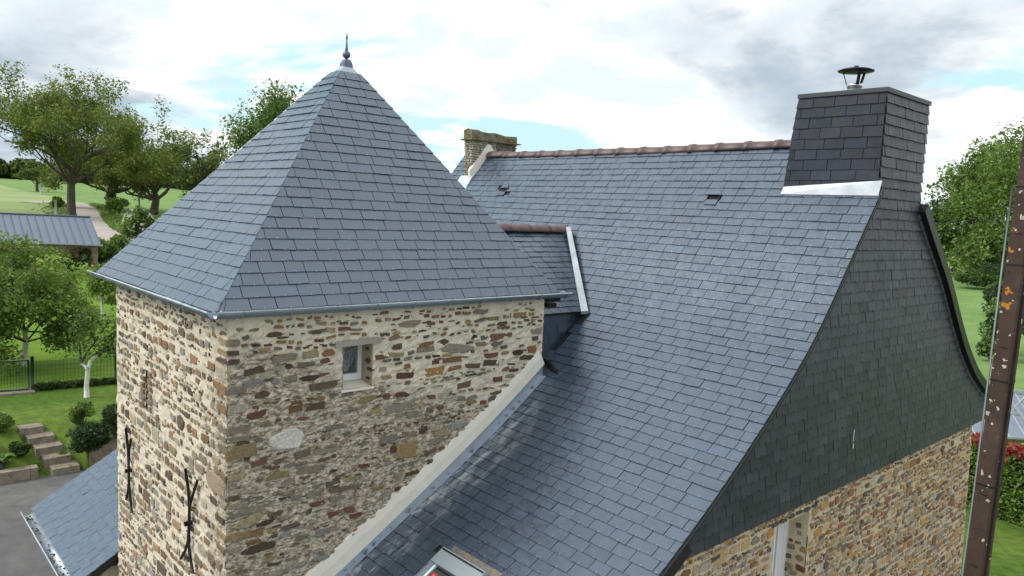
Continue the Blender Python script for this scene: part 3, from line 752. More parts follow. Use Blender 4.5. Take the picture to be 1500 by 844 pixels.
# zinc along the tower wall, and its turned-up dark end
b = MB(); ss = np.linspace(s_of_y(3.72), s_of_y(.5), 60)
for i in range(len(ss) - 1):
    a, c = ss[i], ss[i + 1]
    q = [posF(-.03, a) + norF(a) * .012, posF(.055, a) + norF(a) * .020, posF(.055, c) + norF(c) * .020, posF(-.03, c) + norF(c) * .012]
    b.hexa(q, [p + norF(a) * .004 for p in q])
    q = [posF(-.035, a) + norF(a) * .012, posF(-.010, a) + norF(a) * .012, posF(-.010, c) + norF(c) * .012, posF(-.035, c) + norF(c) * .012]
    b.hexa(q, [p + np.array([0, 0, .045 + .07 * sstep(1.2, 3.6, p[1])]) for p in q])
b.build('wall_flashing', M['zinc'], house, label='blue-grey zinc flashing strip along the tower wall')
b = MB(); 
p0 = posF(-.02, s_of_y(3.86)); 
for k in range(7):
    a = math.pi * k / 6
pts_ = [posF(-.1 + .045 * k, s_of_y(3.88 - .016 * k)) + norF(1.) * (.035 - .002 * k) for k in range(7)]
b.tube(pts_, [.03, .032, .032, .03, .026, .018, .006], 10); b.build('gutter_spout', M['iron'], house)

# roof vents
for vx, vy in ((-3.16, 5.76), (.75, 5.72)):
    s = s_of_y(vy); n = norF(s); c = posF(vx, s); ux = np.array([1., 0, 0]); ud = nrm(posF(vx, s + .1) - c)
    q = lambda a, d, o: c + ux * a + ud * d + n * o
    v_ = MB(); v_.hexa([q(-.08, -.075, .0), q(.08, -.075, .0), q(.08, .085, .0), q(-.08, .085, .0)], [q(-.08, -.075, .004), q(.08, -.075, .004), q(.08, .085, .004), q(-.08, .085, .004)])
    vo = v_.build('roof_vent', M['dark'], house, label='small triangular slate roof vent')
    h_ = MB(); h_.hexa([q(-.095, -.055, .026), q(.0, -.17, .014), q(.095, -.055, .026), q(.0, -.05, .032)], [q(-.1, -.055, .033), q(.0, -.175, .022), q(.1, -.055, .033), q(.0, -.045, .040)]); h_.build('hood', M['slate'], vo)
    h_ = MB(); h_.hexa([q(-.08, .015, .012), q(.08, .015, .012), q(.085, .1, .022), q(-.085, .1, .022)], [q(-.08, .015, .018), q(.08, .015, .018), q(.085, .1, .028), q(-.085, .1, .028)]); h_.build('slate', M['slate'], vo)
    for sg in (-1, 1):
        h_ = MB(); h_.hexa([q(sg * .088, -.07, .0), q(sg * .078, -.07, .0), q(sg * .078, .03, .0), q(sg * .088, .03, .0)], [q(sg * .088, -.07, .03), q(sg * .078, -.07, .03), q(sg * .078, .03, .016), q(sg * .088, .03, .016)]); h_.build('cheek', M['deck'], vo)

# skylight
s1_, s0_ = s_of_y(SKY['y1']), s_of_y(SKY['y0']); nS = norF((s1_ + s0_) / 2); Ld = s0_ - s1_; dS = nrm(posF(0, s0_) - posF(0, s1_)); nS = nrm(np.cross(np.array([1., 0, 0]), dS)); nS = nS if nS[2] > 0 else -nS
O = posF(SKY['x0'], s1_); WS = SKY['x1'] - SKY['x0']
q = lambda a, d, o: O + np.array([1., 0, 0]) * a + dS * d + nS * o
def sk(a0, a1, d0, d1, o0, o1): return MB().hexa([q(a0, d0, o0), q(a1, d0, o0), q(a1, d1, o0), q(a0, d1, o0)], [q(a0, d0, o1), q(a1, d0, o1), q(a1, d1, o1), q(a0, d1, o1)])
sky_o = sk(.04, WS - .04, .17, Ld, -.03, .035).build('skylight', M['dark'], house, label='roof window with grey metal covers low on the slate roof')
sk(0, WS, .0, .165, .0, .085).build('top_cover', mat('pale_alu', (.45, .52, .58), .3, .5, nvar=.05), sky_o)
sk(.008, WS - .008, .012, .028, .085, .089).build('top_seam', M['black'], sky_o)
sk(0, .045, .168, Ld, .0, .07).build('side_cover', M['grey_alu'], sky_o)
sk(WS - .045, WS, .168, Ld, .0, .075).build('side_cover', M['iron'], sky_o)
sk(.05, .075, .17, Ld, .035, .06).build('sash', M['white_pvc'], sky_o)
sk(.075, WS - .06, .19, Ld, .04, .046).build('pane', mat('skylight_glass', (.05, .07, .065), .08, spec=.8, nvar=.05), sky_o)
sk(.10, .165, .225, .295, .0465, .048).build('sticker', M['red'], sky_o)
sk(.117, .148, .245, .272, .0485, .049).build('sticker_mark', mat('pink_mark', (.6, .2, .2), .6), sky_o)
sk(.03, WS + .10, -.085, -.004, .012, .022).build('lead_flashing', mat('lichen_lead', (.17, .155, .14), .9, nscale=30, nvar=.4, col2=(.42, .25, .04), c2scale=13, c2lo=.60, c2hi=.68, bump=.5), sky_o)
sk(-.075, -.004, -.02, Ld, .012, .02).build('side_flashing', M['zinc_gutter'], sky_o)
sk(WS + .004, WS + .075, -.0, Ld, .012, .02).build('side_flashing', M['zinc_gutter'], sky_o)

# old stone chimney at the far end of the ridge
b = MB(); x0, x1, y0, y1 = -4.44, -4.2, 5.93, 6.95
b.box((x0 + .02, y0 + .02, .9), (x1 - .02, y1 - .02, 2.11)); oldc = b.build('stone_chimney', mat('old_pointing', (.40, .36, .29), .95, nscale=16, nvar=.3, bump=.8, bscale=50), house, label='old thin-stone chimney with mossy cap at the far ridge end')
pcs = Pieces(); z = 1.2
while z < 2.09:
    h = random.uniform(.022, .042)
    for (o, u, n, L_) in (((x1 - .02, y0, 0), (0, 1, 0), (1, 0, 0), y1 - y0), ((x0, y0 + .02, 0), (1, 0, 0), (0, -1, 0), x1 - x0)):
        a = 0
        while a < L_ - .02:
            w = min(random.uniform(.07, .2), L_ - a); old = a / L_ > .45 and n[0] == 1
            t = random.choice([(.16, .13, .10), (.22, .19, .15), (.12, .10, .08)]) if old else random.choice([(.34, .31, .26), (.40, .37, .31), (.26, .22, .17), (.36, .30, .22)])
            stone_piece(pcs, np.array(o, float) + np.array(u, float) * (a + w / 2) + np.array([0, 0, z + h / 2]), np.array(u, float), np.array([0, 0, 1.]), np.array(n, float), w - .006, h - .004, t, .022, sides=8, sq=5)
            a += w
    z += h + .006
pcs.flush(oldc, 'stone', 'stones', M['stone'], cap=60)
b = MB(); b.box((x0 - .05, y0 - .05, 2.11), (x1 + .05, y1 + .05, 2.13)); b.build('drip_slab', M['moss_stone'], oldc)
cv = MB(); n = 14
for k in range(n):
    pass
rows = []
for i in range(9):
    yy = y0 - .02 + (y1 - y0 + .02) * i / 8; hh = .145 + .012 * math.sin(i * 1.7) - .035 * (i / 8)
    for (ox, oz) in ((-.0, 0), (.0, .7), (.04, 1.0), (.5, 1.12), (.96, 1.0), (1.0, .7), (1.0, 0)):
        rows.append((x0 + (x1 - x0) * ox + random.uniform(-.01, .01), yy + random.uniform(-.01, .01), 2.131 + hh * oz + random.uniform(-.012, .012) * (oz > 0)))
F_ = [(i * 7 + k, i * 7 + k + 1, (i + 1) * 7 + k + 1, (i + 1) * 7 + k) for i in range(8) for k in range(6)] + [tuple(range(7)), tuple(range(56, 63))[::-1]]
cv.add(rows, F_); cv.build('mossy_cap', M['moss_stone'], oldc)
b = MB(); ys_ = np.linspace(5.90, 6.62, 16); V_ = []
for y in ys_:
    zz_ = float(fz(y)) if y < YR else float(rz(y)); e = random.uniform(-.012, .012)
    t = .17 + e if y < 6.3 else .2 + e
    V_ += [(x1 - .03, y, zz_ - .05), (x1 + .045, y, zz_ + .01), (x1 + .02, y - .03, zz_ + t), (x1 - .03, y - .03, zz_ + t + .01)]
F_ = [(i * 4 + k, i * 4 + (k + 1) % 4, (i + 1) * 4 + (k + 1) % 4, (i + 1) * 4 + k) for i in range(len(ys_) - 1) for k in range(4)] + [(0, 1, 2, 3), (60, 63, 62, 61)]
b.add(V_, F_); b.build('mortar_fillet', M['mortar_band'], oldc)
b = MB(); zq = float(fz(5.86)); b.hexa([(x0 - .03, 5.76, float(fz(5.76)) + .02), (x1 + .06, 5.76, float(fz(5.76)) + .02), (x1 + .06, 5.93, float(fz(5.93)) + .02), (x0 - .03, 5.93, float(fz(5.93)) + .02)], [(x0 - .03, 5.76, float(fz(5.76)) + .028), (x1 + .06, 5.76, float(fz(5.76)) + .028), (x1 + .06, 5.91, float(fz(5.93)) + .06), (x0 - .03, 5.91, float(fz(5.93)) + .06)])
b.build('lead_apron', M['lead'], oldc)
# ================================================================== TOWER
TX0, TX1, TY0, TY1 = -3.26, -.05, .12, 3.72
tower = thing('stone_stair_tower', 'square rubble-stone tower with pyramid slate roof and zinc finial', 'tower', (-1.65, 1.9, -6))
TW = (1.18, 1.49, -.745, -.345)       # window in the roof-side wall: y0,y1,z0,z1
SL = (-2.215, -2.125, -1.28, -.87)    # slit in the garden-side wall: x0,x1,z0,z1
V_, F_ = wall_grid((TX1, 0, 0), (0, 1, 0), (0, 0, 1), (1, 0, 0), TY0, TY1, -4.4, .02, .024, .006, lambda u, v: not (TW[0] < u < TW[1] and TW[2] < v < TW[3]), 1)
b = MB(); b.add(V_, F_, smooth=False)
V_, F_ = wall_grid((0, TY0, 0), (1, 0, 0), (0, 0, 1), (0, -1, 0), TX0, TX1, -4.6, .02, .03, .004, lambda u, v: not (SL[0] - .01 < u < SL[1] + .01 and SL[2] < v < SL[3]), 2)
b.add(V_, [f[::-1] for f in F_])
b.add([(TX0, TY0, -6), (TX1, TY0, -6), (TX1, TY0, -4.6), (TX0, TY0, -4.6)], [(0, 1, 2, 3)])
b.add([(TX0, TY0, -6), (TX0, TY1, -6), (TX0, TY1, .02), (TX0, TY0, .02)], [(3, 2, 1, 0)])
b.add([(TX0, TY1, -6), (TX1, TY1, -6), (TX1, TY1, .02), (TX0, TY1, .02)], [(3, 2, 1, 0)])
b.build('tower_wall', M['mortar_tower'], tower)
# reveals
b = MB(); xo, xi = TX1 + .004, TX1 - .24
y0, y1, z0, z1 = TW
b.add([(xo, y1, z0), (xi, y1, z0), (xi, y1, z1), (xo, y1, z1)], [(0, 1, 2, 3)]); b.add([(xo, y0, z0), (xi, y0, z0), (xi, y0, z1), (xo, y0, z1)], [(3, 2, 1, 0)])
b.add([(xo, y0, z1), (xi, y0, z1), (xi, y1, z1), (xo, y1, z1)], [(3, 2, 1, 0)])
b.build('window_reveal', mat('reveal_mortar', (.42, .35, .25), .9, nscale=9, nvar=.25, bump=.5), tower)
b = MB(); b.hexa([(xo + .02, y0 - .02, z0 - .03), (xo + .02, y1 + .01, z0 - .03), (xi, y1, z0 - .03), (xi, y0, z0 - .03)], [(xo + .02, y0 - .02, z0 - .015), (xo + .02, y1 + .01, z0 - .015), (xi, y1, z0 + .02), (xi, y0, z0 + .02)]); b.build('window_sill', M['mortar_band'], tower)
MB().hexa([(xi, 1.09, -.345), (xo + .022, 1.09, -.352), (xo + .022, 1.57, -.342), (xi, 1.57, -.345)], [(xi, 1.09, -.295), (xo + .02, 1.09, -.297), (xo + .02, 1.57, -.287), (xi, 1.57, -.290)]).build('wooden_lintel', M['wood'], tower)
xw = TX1 - .19
win = MB().box((xw - .30, y0 - .05, z0 - .05), (xw - .29, y1 + .05, z1 + .03)).build('tower_window', M['dark'], tower, label='small white window with lace curtain in the tower wall')
b = MB(); b.box((xw - .05, y1 - .042, z0 + .022), (xw, y1 - .002, z1 - .004)); b.box((xw - .05, y0 + .002, z0 + .022), (xw, y0 + .042, z1 - .004)); b.box((xw - .05, y0 + .042, z0 + .022), (xw, y1 - .042, z0 + .085)); b.box((xw - .05, y0 + .042, z1 - .03), (xw, y1 - .042, z1 - .004)); b.build('frame', M['white_pvc'], win)
gl = bpy.data.materials.new('clear_glass'); gl.use_nodes = True; t_ = gl.node_tree; pb = t_.nodes['Principled BSDF']; pb.inputs['Transmission Weight'].default_value = .92; pb.inputs['Roughness'].default_value = .02; pb.inputs['IOR'].default_value = 1.2
MB().box((xw - .028, y0 + .042, z0 + .085), (xw - .024, y1 - .042, z1 - .03)).build('pane', gl, win)
b = MB()   # lace valance hanging in a point
N_ = 12; top = []; bot = []
for i in range(N_ + 1):
    t = i / N_; yy = y0 + .045 + (y1 - y0 - .09) * t; w_ = .006 * math.sin(t * 25)
    drop = .10 + .19 * (1 - abs(t - .55) * 1.7); top.append((xw - .05 + w_, yy, z1 - .03)); bot.append((xw - .05 + w_, yy, max(z0 + .1, z1 - .03 - drop)))
b.add(top + bot, [(i, i + 1, N_ + 2 + i, N_ + 1 + i) for i in range(N_)]); lace = b.build('lace_curtain', M['lace'], win)
b = MB()
for (cy, cz, r) in ((1.345, -.43, .03), (1.345, -.50, .036), (1.345, -.57, .028), (1.30, -.46, .018), (1.39, -.46, .018), (1.345, -.615, .016)):
    ring = [np.array([xw - .042, cy + math.cos(a) * r, cz + math.sin(a) * r * 1.2]) for a in np.linspace(0, 2 * math.pi, 13)]
    b.tube(ring, .005, 5)
b.build('lace_motif', M['lace_white'], lace)
for (sx0, sx1) in ((SL[0] - .01, SL[1] + .01),):
    b = MB(); yb = TY0 + .3
    b.add([(sx0, TY0 - .002, SL[2]), (sx1, TY0 - .002, SL[2]), (sx1, TY0 - .002, SL[3]), (sx0, TY0 - .002, SL[3]), (sx0, yb, SL[2]), (sx1, yb, SL[2]), (sx1, yb, SL[3]), (sx0, yb, SL[3])], [(4, 5, 6, 7), (0, 4, 7, 3), (1, 2, 6, 5), (0, 1, 5, 4), (3, 7, 6, 2)])
    b.build('arrow_slit', mat('slit_stone', (.17, .115, .065), .95, nscale=15, nvar=.4, bump=.8), tower)

# stones
pcs = Pieces()
roofline = lambda y: float(fz(y)) + .17
def tin(u, v, hw, hh):
    if u - hw < TY0 + .01 or u + hw > TY1 + .012 or v + hh > -.05 or v - hh < roofline(u + hw): return False
    if TW[0] - .03 < u + hw and u - hw < TW[1] + .02 and TW[2] - .04 < v + hh and v - hh < TW[3] + .07: return False
    if .45 < u + hw and u - hw < .86 and -1.22 < v + hh and v - hh < -1.04: return False
    return True
old = lambda u, v: v + .16 + .34 * u + .1 * math.sin(5 * u) < 0
stone_wall(pcs, (TX1, 0, 0), (0, 1, 0), (0, 0, 1), (1, 0, 0), TY0, TY1 + .05, -3.2, -.04, tin, lambda u, v: GREYP + DARKP[:3] if old(u, v) else DARKP + BROWN, hr=(.032, .078), ar=(1.4, 4.2), keep=lambda u, v: .62 if old(u, v) else .78, gap=(.010, .04), proud=.012, flat=.3)
stone_wall(pcs, (TX1, 0, 0), (0, 1, 0), (0, 0, 1), (1, 0, 0), TY0, TY1 + .05, -3.2, -.04, tin, lambda u, v: SLIV + (GREYP if old(u, v) else BROWN[:2]), hr=(.012, .03), ar=(2, 7), keep=lambda u, v: .5 if old(u, v) else .3, gap=(.02, .09), proud=.009)
# quoins on the near corner
z = -.12
while z > -3.4:
    h = random.uniform(.04, .085); w = random.uniform(.1, .24)
    if random.random() < (.25 if z > -.6 else .5): z -= h; continue
    stone_piece(pcs, np.array([TX1, TY0 + w / 2 - .008, z - h / 2]), np.array([0, 1., 0]), np.array([0, 0, 1.]), np.array([1., 0, 0]), w, h, random.choice(DARKP + BROWN if z > -.6 else GREYP), .014, sq=5, rough=.1)
    w = random.uniform(.1, .22)
    stone_piece(pcs, np.array([TX1 - w / 2 + .008, TY0, z - h / 2]), np.array([1., 0, 0]), np.array([0, 0, 1.]), np.array([0, -1., 0]), w, h, random.choice(LEFTP), .014, sq=5, rough=.1)
    z -= h + random.uniform(.02, .06)
# the pale stone and the two big ochre ones
stone_piece(pcs, np.array([TX1, .655, -1.125]), np.array([0, 1., 0]), np.array([0, 0, 1.]), np.array([1., 0, 0]), .36, .19, (.62, .59, .53), .03, sides=11, rough=.12, sq=2.2)
stone_piece(pcs, np.array([TX1, 1.90, -1.45]), np.array([0, 1., 0]), np.array([0, 0, 1.]), np.array([1., 0, 0]), .27, .19, (.31, .22, .11), .024, sides=11, sq=5, rough=.08)
stone_piece(pcs, np.array([TX1, .24, -1.16]), np.array([0, 1., 0]), np.array([0, 0, 1.]), np.array([1., 0, 0]), .3, .13, (.25, .19, .10), .024, sides=11, sq=4, rough=.08)
# reveal stones
for (a, c, w, h) in ((.07, -.52, .09, .06), (.04, -.60, .1, .04), (.09, -.41, .07, .03), (.06, -.69, .08, .04)):
    stone_piece(pcs, np.array([TX1 - a, TW[1], c]), np.array([1., 0, 0]), np.array([0, 0, 1.]), np.array([0, -1., 0]), w, h, (.10, .075, .05), .012)
def lin(u, v, hw, hh):
    if u - hw < TX0 + .0 or u + hw > TX1 - .0 or v + hh > -.06: return False
    return not (SL[0] - .03 < u + hw and u - hw < SL[1] + .03 and SL[2] - .03 < v + hh and v - hh < SL[3] + .03)
stone_wall(pcs, (0, TY0, 0), (1, 0, 0), (0, 0, 1), (0, -1, 0), TX0, TX1 - .14, -4.3, -.05, lin, lambda u, v: LEFTP, hr=(.045, .11), ar=(.7, 2.6), keep=.82, gap=(.012, .045), proud=.011, flat=.35, tilt=-.05)
stone_wall(pcs, (0, TY0, 0), (1, 0, 0), (0, 0, 1), (0, -1, 0), TX0, TX1 - .05, -4.3, -.05, lin, lambda u, v: SLIV + LEFTP, hr=(.012, .028), ar=(1.5, 5), keep=.36, gap=(.015, .09), proud=.008, tilt=-.05)
for k in range(6):   # stones framing the slit
    for sx in (SL[0] - .07, SL[1] + .075):
        stone_piece(pcs, np.array([sx + random.uniform(-.01, .01), TY0, SL[2] + .035 + k * .072]), np.array([1., 0, 0]), np.array([0, 0, 1.]), np.array([0, -1., 0]), random.uniform(.10, .14), .058, random.choice([(.26, .19, .11), (.20, .14, .09), (.22, .2, .16)]), .02, sq=4)
pcs.flush(tower, 'stone', 'wall_stones', M['stone'])

# mortar band along the roof
b = MB(); ys_ = np.linspace(3.74, .6, 90); V_ = []
for i, y in enumerate(ys_):
    z = float(fz(y)) + .05 + .075 * float(sstep(1.2, 3.6, y)); hgt = .16 + .05 * i / 90 + .008 * math.sin(i * .5) + random.uniform(-.012, .012); d_ = np.array([0, -.45, .89])
    V_ += [(TX1 - .02, y, z - .05), (TX1 + .034, y, z), (TX1 + .03, y + d_[1] * hgt * .6, z + d_[2] * hgt * .6), (TX1 + .012, y + d_[1] * hgt, z + d_[2] * hgt), (TX1 - .02, y + d_[1] * (hgt + .02), z + d_[2] * (hgt + .02))]
F_ = [(i * 5 + k, i * 5 + k + 1, (i + 1) * 5 + k + 1, (i + 1) * 5 + k) for i in range(len(ys_) - 1) for k in range(4)] + [(0, 1, 2, 3, 4)]
b.add(V_, F_); b.build('mortar_band', M['mortar_band'], tower, label='cream lime mortar band along the roof line')

# iron wall anchors on the garden side
def anchor(pts, arms):
    b = MB(); y = TY0 - .035
    P = lambda p: (p[0], y, p[1])
    for pa in arms: b.tube([P(p) for p in pa], .014, 6)
    c = pts; b.tube([(c[0] - .0, y - .03, c[1]), (c[0], TY0 + .02, c[1])], .024, 8)
    for pa in arms: pass
    return b
a1 = [[(-2.80, -1.62), (-2.72, -1.84), (-2.70, -2.05), (-2.69, -2.25), (-2.64, -2.38), (-2.60, -2.52)], [(-2.60, -1.69), (-2.68, -1.84), (-2.70, -2.0)], [(-2.69, -2.2), (-2.74, -2.33), (-2.80, -2.43)]]
a2 = [[(-.93, -1.53), (-.85, -1.70), (-.82, -1.86), (-.83, -2.05), (-.84, -2.22), (-.79, -2.34), (-.73, -2.46)], [(-.62, -1.55), (-.74, -1.73), (-.82, -1.86)], [(-.84, -2.17), (-.93, -2.32), (-1.05, -2.44)]]
anchor((-2.72, -2.08), a1).build('wall_anchor', M['iron'], tower, label='thin black forked iron wall anchor by the far corner')
anchor((-.86, -2.03), a2).build('wall_anchor', M['iron'], tower, label='thick black forked iron wall anchor near the tower corner')

# pyramid roof
AP = np.array([-1.83, 2.15, 2.55]); EZ = .03
cor = [np.array(p) for p in ((-3.68, .05, EZ), (-.05, .05, EZ), (-.05, 3.93, EZ), (-3.68, 3.93, EZ))]
b = MB(); ins = [c + (AP - c) * .012 - [0, 0, .012] for c in cor]; b.add(ins + [AP - [0, 0, .014]], [(0, 1, 4), (1, 2, 4), (2, 3, 4), (3, 0, 4), (3, 2, 1, 0)]); b.build('roof_deck', M['deck'], tower)
pcs = Pieces(); hooks = MB()
for i in range(4):
    A, B = cor[i], cor[(i + 1) % 4]; L_ = np.linalg.norm(B - A); uu = (B - A) / L_; n = nrm(np.cross(B - A, AP - A))
    if n[2] < 0: n = -n
    ta = np.dot(AP - A, uu); foot = A + uu * ta; Sh = np.linalg.norm(AP - foot); dn = (foot - AP) / Sh
    slate_rows(pcs, (lambda AP, uu, dn, ta: lambda l, s: AP + dn * s + uu * (l - ta))(AP, uu, dn, ta), (lambda n: lambda s: n)(n),
               (lambda ta, Sh: lambda s: ta - ta * s / Sh - .012)(ta, Sh), (lambda ta, Sh, L_: lambda s: ta + (L_ - ta) * s / Sh + .012)(ta, Sh, L_), Sh + .02, e=.116, w=.215, s0=.19, hooks=hooks, k=.98)
pcs.flush(tower, 'roof_slate', 'roof_slates', M['slate'])
hooks.build('slate_hooks', M['hook'], tower, kind='stuff')
# zinc cap and finial
b = MB(); t1 = .078; top = 2.475
ring = lambda k, z: [np.array([AP[0] + (c[0] - AP[0]) * k, AP[1] + (c[1] - AP[1]) * k, z]) for c in cor]
R0, R1, R2 = ring(t1, AP[2] - (AP[2] - EZ) * t1 + .012), ring(.047, 2.425), ring(.027, top)
b.add(R0 + R1 + R2, [(i, (i + 1) % 4, 4 + (i + 1) % 4, 4 + i) for i in range(4)] + [(4 + i, 4 + (i + 1) % 4, 8 + (i + 1) % 4, 8 + i) for i in range(4)] + [(8, 9, 10, 11)]); b.build('zinc_cap', M['zinc'], tower)
fz_ = MB(); c0 = np.array([AP[0], AP[1], 0.])
fz_.add([np.array([AP[0] + sx * r, AP[1] + sy * r, z]) for r, z in ((.055, top - .005), (.05, 2.51), (.03, 2.555)) for sx, sy in ((-1, -1), (1, -1), (1, 1), (-1, 1))], [(i * 4 + k, i * 4 + (k + 1) % 4, (i + 1) * 4 + (k + 1) % 4, (i + 1) * 4 + k) for i in range(2) for k in range(4)] + [(8, 9, 10, 11)])
fin = fz_.build('finial', mat('finial_zinc', (.11, .14, .20), .45, .5, nvar=.15), tower, label='dark zinc finial with ball and spike on the tower roof')
b = MB(); b.lathe(c0, [(.018, 2.55), (.012, 2.567)] + [(.045 * math.sin(a), 2.608 - .045 * math.cos(a)) for a in np.linspace(.35, 2.8, 9)] + [(.012, 2.655), (.02, 2.66), (.014, 2.68), (.008, 2.75), (.006, 2.775), (.014, 2.79), (.012, 2.80), (.003, 2.845)], 14); b.build('ball_and_spike', fin.data.materials[0], fin)
# gutters with brackets
def gutter(b, p, q, r=.058, n=8, up=(0, 0, 1)):
    p = np.array(p, float); q = np.array(q, float); d = nrm(q - p); s = nrm(np.cross(d, up)); u = np.array([0, 0, 1.]); V_ = []
    for o in (p, q):
        for rr in (r, r - .005):
            for k in range(n + 1):
                a = math.pi + math.pi * k / n; V_.append(o + s * math.cos(a) * rr + u * math.sin(a) * rr)
    m = n + 1; F_ = []
    for k in range(n):
        F_ += [(k, k + 1, 2 * m + k + 1, 2 * m + k), (m + k + 1, m + k, 3 * m + k, 3 * m + k + 1)]
        F_ += [(k + 1, k, m + k, m + k + 1), (2 * m + k, 2 * m + k + 1, 3 * m + k + 1, 3 * m + k)]
    F_ += [(0, 2 * m, 3 * m, m), (n, m + n, 3 * m + n, 2 * m + n)]
    b.add(V_, F_, smooth=True)
    lip = MB()
    for e in (1, -1): lip.tube([p + s * r * e, q + s * r * e], .008, 6)
    b.lip = lip
    return b
def brackets(p, q, r, step):
    out = []
    p = np.array(p, float); q = np.array(q, float); L_ = np.linalg.norm(q - p); d = (q - p) / L_; s = nrm(np.cross(d, (0, 0, 1)))
    for t in np.arange(step * .5, L_, step):
        o = p + d * t; b = MB(); out.append(b); b.tube([o + s * math.cos(a) * (r + .004) + np.array([0, 0, math.sin(a) * (r + .004)]) for a in np.linspace(math.pi * .97, 2.03 * math.pi, 9)], .0055, 5)
    return out
GZ_ = .0; gx, gy = .0, .0
c1, c2, c3, c4 = (-3.72, gy - .004, GZ_ + .036), (gx + .004, gy - .004, GZ_ + .036), (gx + .004, 4.05, GZ_ + .036), (-3.70, 4.05, GZ_)
for nm, (p, q) in (('front', (c1, c2)), ('roof', (c2, c3))):
    b = gutter(MB(), p, q); go = b.build('gutter', M['zinc_gutter'], tower, label='half-round zinc gutter with clips along the tower eave')
    b.lip.build('rolled_edge', M['lead'], go)
    for b in brackets(p, q, .058, .42): b.build('gutter_clip', M['zinc'], go)
b = MB(); b.box((-.10, 3.74, -.06), (-.02, 3.95, -.015)); b.box((-.12, 3.76, -.13), (-.03, 3.9, -.085)); b.build('rafter_end', M['iron'], tower)
b = MB(); b.box((TX0 - .3, TY0 - .03, -.012), (TX1 + .0, TY1 + .2, .018)); b.build('eave_soffit', M['dark'], tower)
p_ = MB(); p_.hexa([cor[1] + [.0, .0, .006], cor[1] + [-.035, .025, .03], cor[1] + [-.05, .035, .075], cor[1] + [-.012, .01, .05]], [cor[1] + [.012, -.012, .012], cor[1] + [-.025, .01, .04], cor[1] + [-.04, .02, .085], cor[1] + [0, -.004, .058]]); p_.build('hip_clip', M['lead'], tower)

# ================================================================== PORCH behind the tower
porch = thing('slate_porch', 'low slate-roofed porch with zinc gutter beside the tower foot', 'porch', (-4.6, .6, -6))
PX0, PX1, PY, PZ, PS = -5.90, -3.29, -.30, -3.50, math.radians(31)
dP = np.array([0, -math.cos(PS), -math.sin(PS)]); nP = np.array([0, -math.sin(PS), math.cos(PS)]); LP_ = 2.0
topP = np.array([0, PY, PZ]) - dP * LP_
b = MB(); q4 = [np.array([PX0, *topP[1:]]), np.array([PX1, *topP[1:]]), np.array([PX1, PY, PZ]), np.array([PX0, PY, PZ])]
b.hexa([p - nP * .09 for p in q4], [p - nP * .003 for p in q4]); b.build('roof_deck', M['black'], porch)
pcs = Pieces(); hooks = MB()
slate_rows(pcs, lambda l, s: np.array([l, 0, 0]) + topP + dP * s, lambda s: nP, lambda s: PX0 - .02, lambda s: PX1 + .01, LP_, e=.118, w=.225, k=1.02)
pcs.flush(porch, 'roof_slate', 'roof_slates', M['slate'])
b = gutter(MB(), (PX0 - .04, PY - .05, PZ - .015), (PX1, PY - .05, PZ - .015), .075); go = b.build('gutter', M['zinc'], porch); b.lip.build('rolled_edge', M['lead'], go)
b = MB(); 
for k in range(60):
    x = random.uniform(PX0, PX1); c = np.array([x, PY - .05 + random.gauss(0, .02), PZ - .07 + random.uniform(0, .012)]); r = random.uniform(.006, .018)
    b.hexa([c + [math.cos(a) * r * 1.5, math.sin(a) * r, 0] for a in (0, 1.5, 3, 4.5)], [c + [math.cos(a) * r, math.sin(a) * r * .6, r * .6] for a in (0, 1.5, 3, 4.5)])
b.build('gutter_debris', mat('moss_debris', (.07, .06, .035), .95), go, kind='stuff')
b = MB(); b.box((PX0 + .25, PY + .28, -6), (PX1 - .12, 1.38, PZ + .05)); b.hexa([(PX0 + .25, .45, PZ + .05), (PX1 - .12, .45, PZ + .05), (PX1 - .12, 1.38, PZ + .05), (PX0 + .25, 1.38, PZ + .05)], [(PX0 + .25, .47, PZ + .3), (PX1 - .12, .47, PZ + .3), (PX1 - .12, 1.38, PZ + .8), (PX0 + .25, 1.38, PZ + .8)]); b.build('porch_wall', M['mortar_gable'], porch)

# ================================================================== POLE
pc = at(1470, 560, 6.6); pole_root = thing('utility_pole', 'rusty brown concrete utility pole spotted with lichen in the right foreground', 'pole', (pc[0], pc[1], -6))
ang = math.atan2(-(CAM[1] - pc[1]), -(CAM[0] - pc[0])) - math.radians(24)
f_ = np.array([math.cos(ang), math.sin(ang), 0]); r_ = np.array([f_[1], -f_[0], 0])       # f_: away from viewer-ish, r_: to the right
LEAN = nrm([CR[0][0], CR[0][1], 0]) * .02
def pp(a, d, z): return np.array([pc[0], pc[1], 0]) + r_ * a + f_ * d + np.array([0, 0, z]) + LEAN * (z + .5)
ZT = 4.2; tp = .84
prof2 = [(-.088, -.075), (.055, -.075), (.062, -.068), (.062, -.032), (.03, -.022), (.03, .022), (.062, .032), (.062, .075), (-.088, .075)]
b = MB(); b.hexa([pp(a, d, -6.1) for a, d in prof2], [pp(a * tp, d * tp, ZT) for a, d in prof2]); b.build('shaft', M['pole'], pole_root)
sc_ = lambda z: 1 - (1 - tp) * (z + 6.1) / (ZT + 6.1)
def z_at(py): 
    d = ray(1461, py); t = 6.6; return CAM[2] + d[2] * t
for py in (274, 386, 557, 716):
    z = z_at(py); k = sc_(z) + .012; b = MB()
    for (p, q) in ((0, 1), (1, 2), (2, 7), (7, 8), (8, 0)): 
        A, B = pp(prof2[p][0] * k, prof2[p][1] * k, z), pp(prof2[q][0] * k, prof2[q][1] * k, z); b.bar(A, B, .006, .014)
    b.build('steel_band', M['iron'], pole_root)
cz = np.linspace(-6, 1.35, 12); b = MB()
b.tube([pp(-.104 - .008 * math.sin(z * 1.1), -.06, z) for z in cz], .009, 8); b.build('conduit', mat('galvanised', (.42, .46, .5), .4, .6, nvar=.1), pole_root)
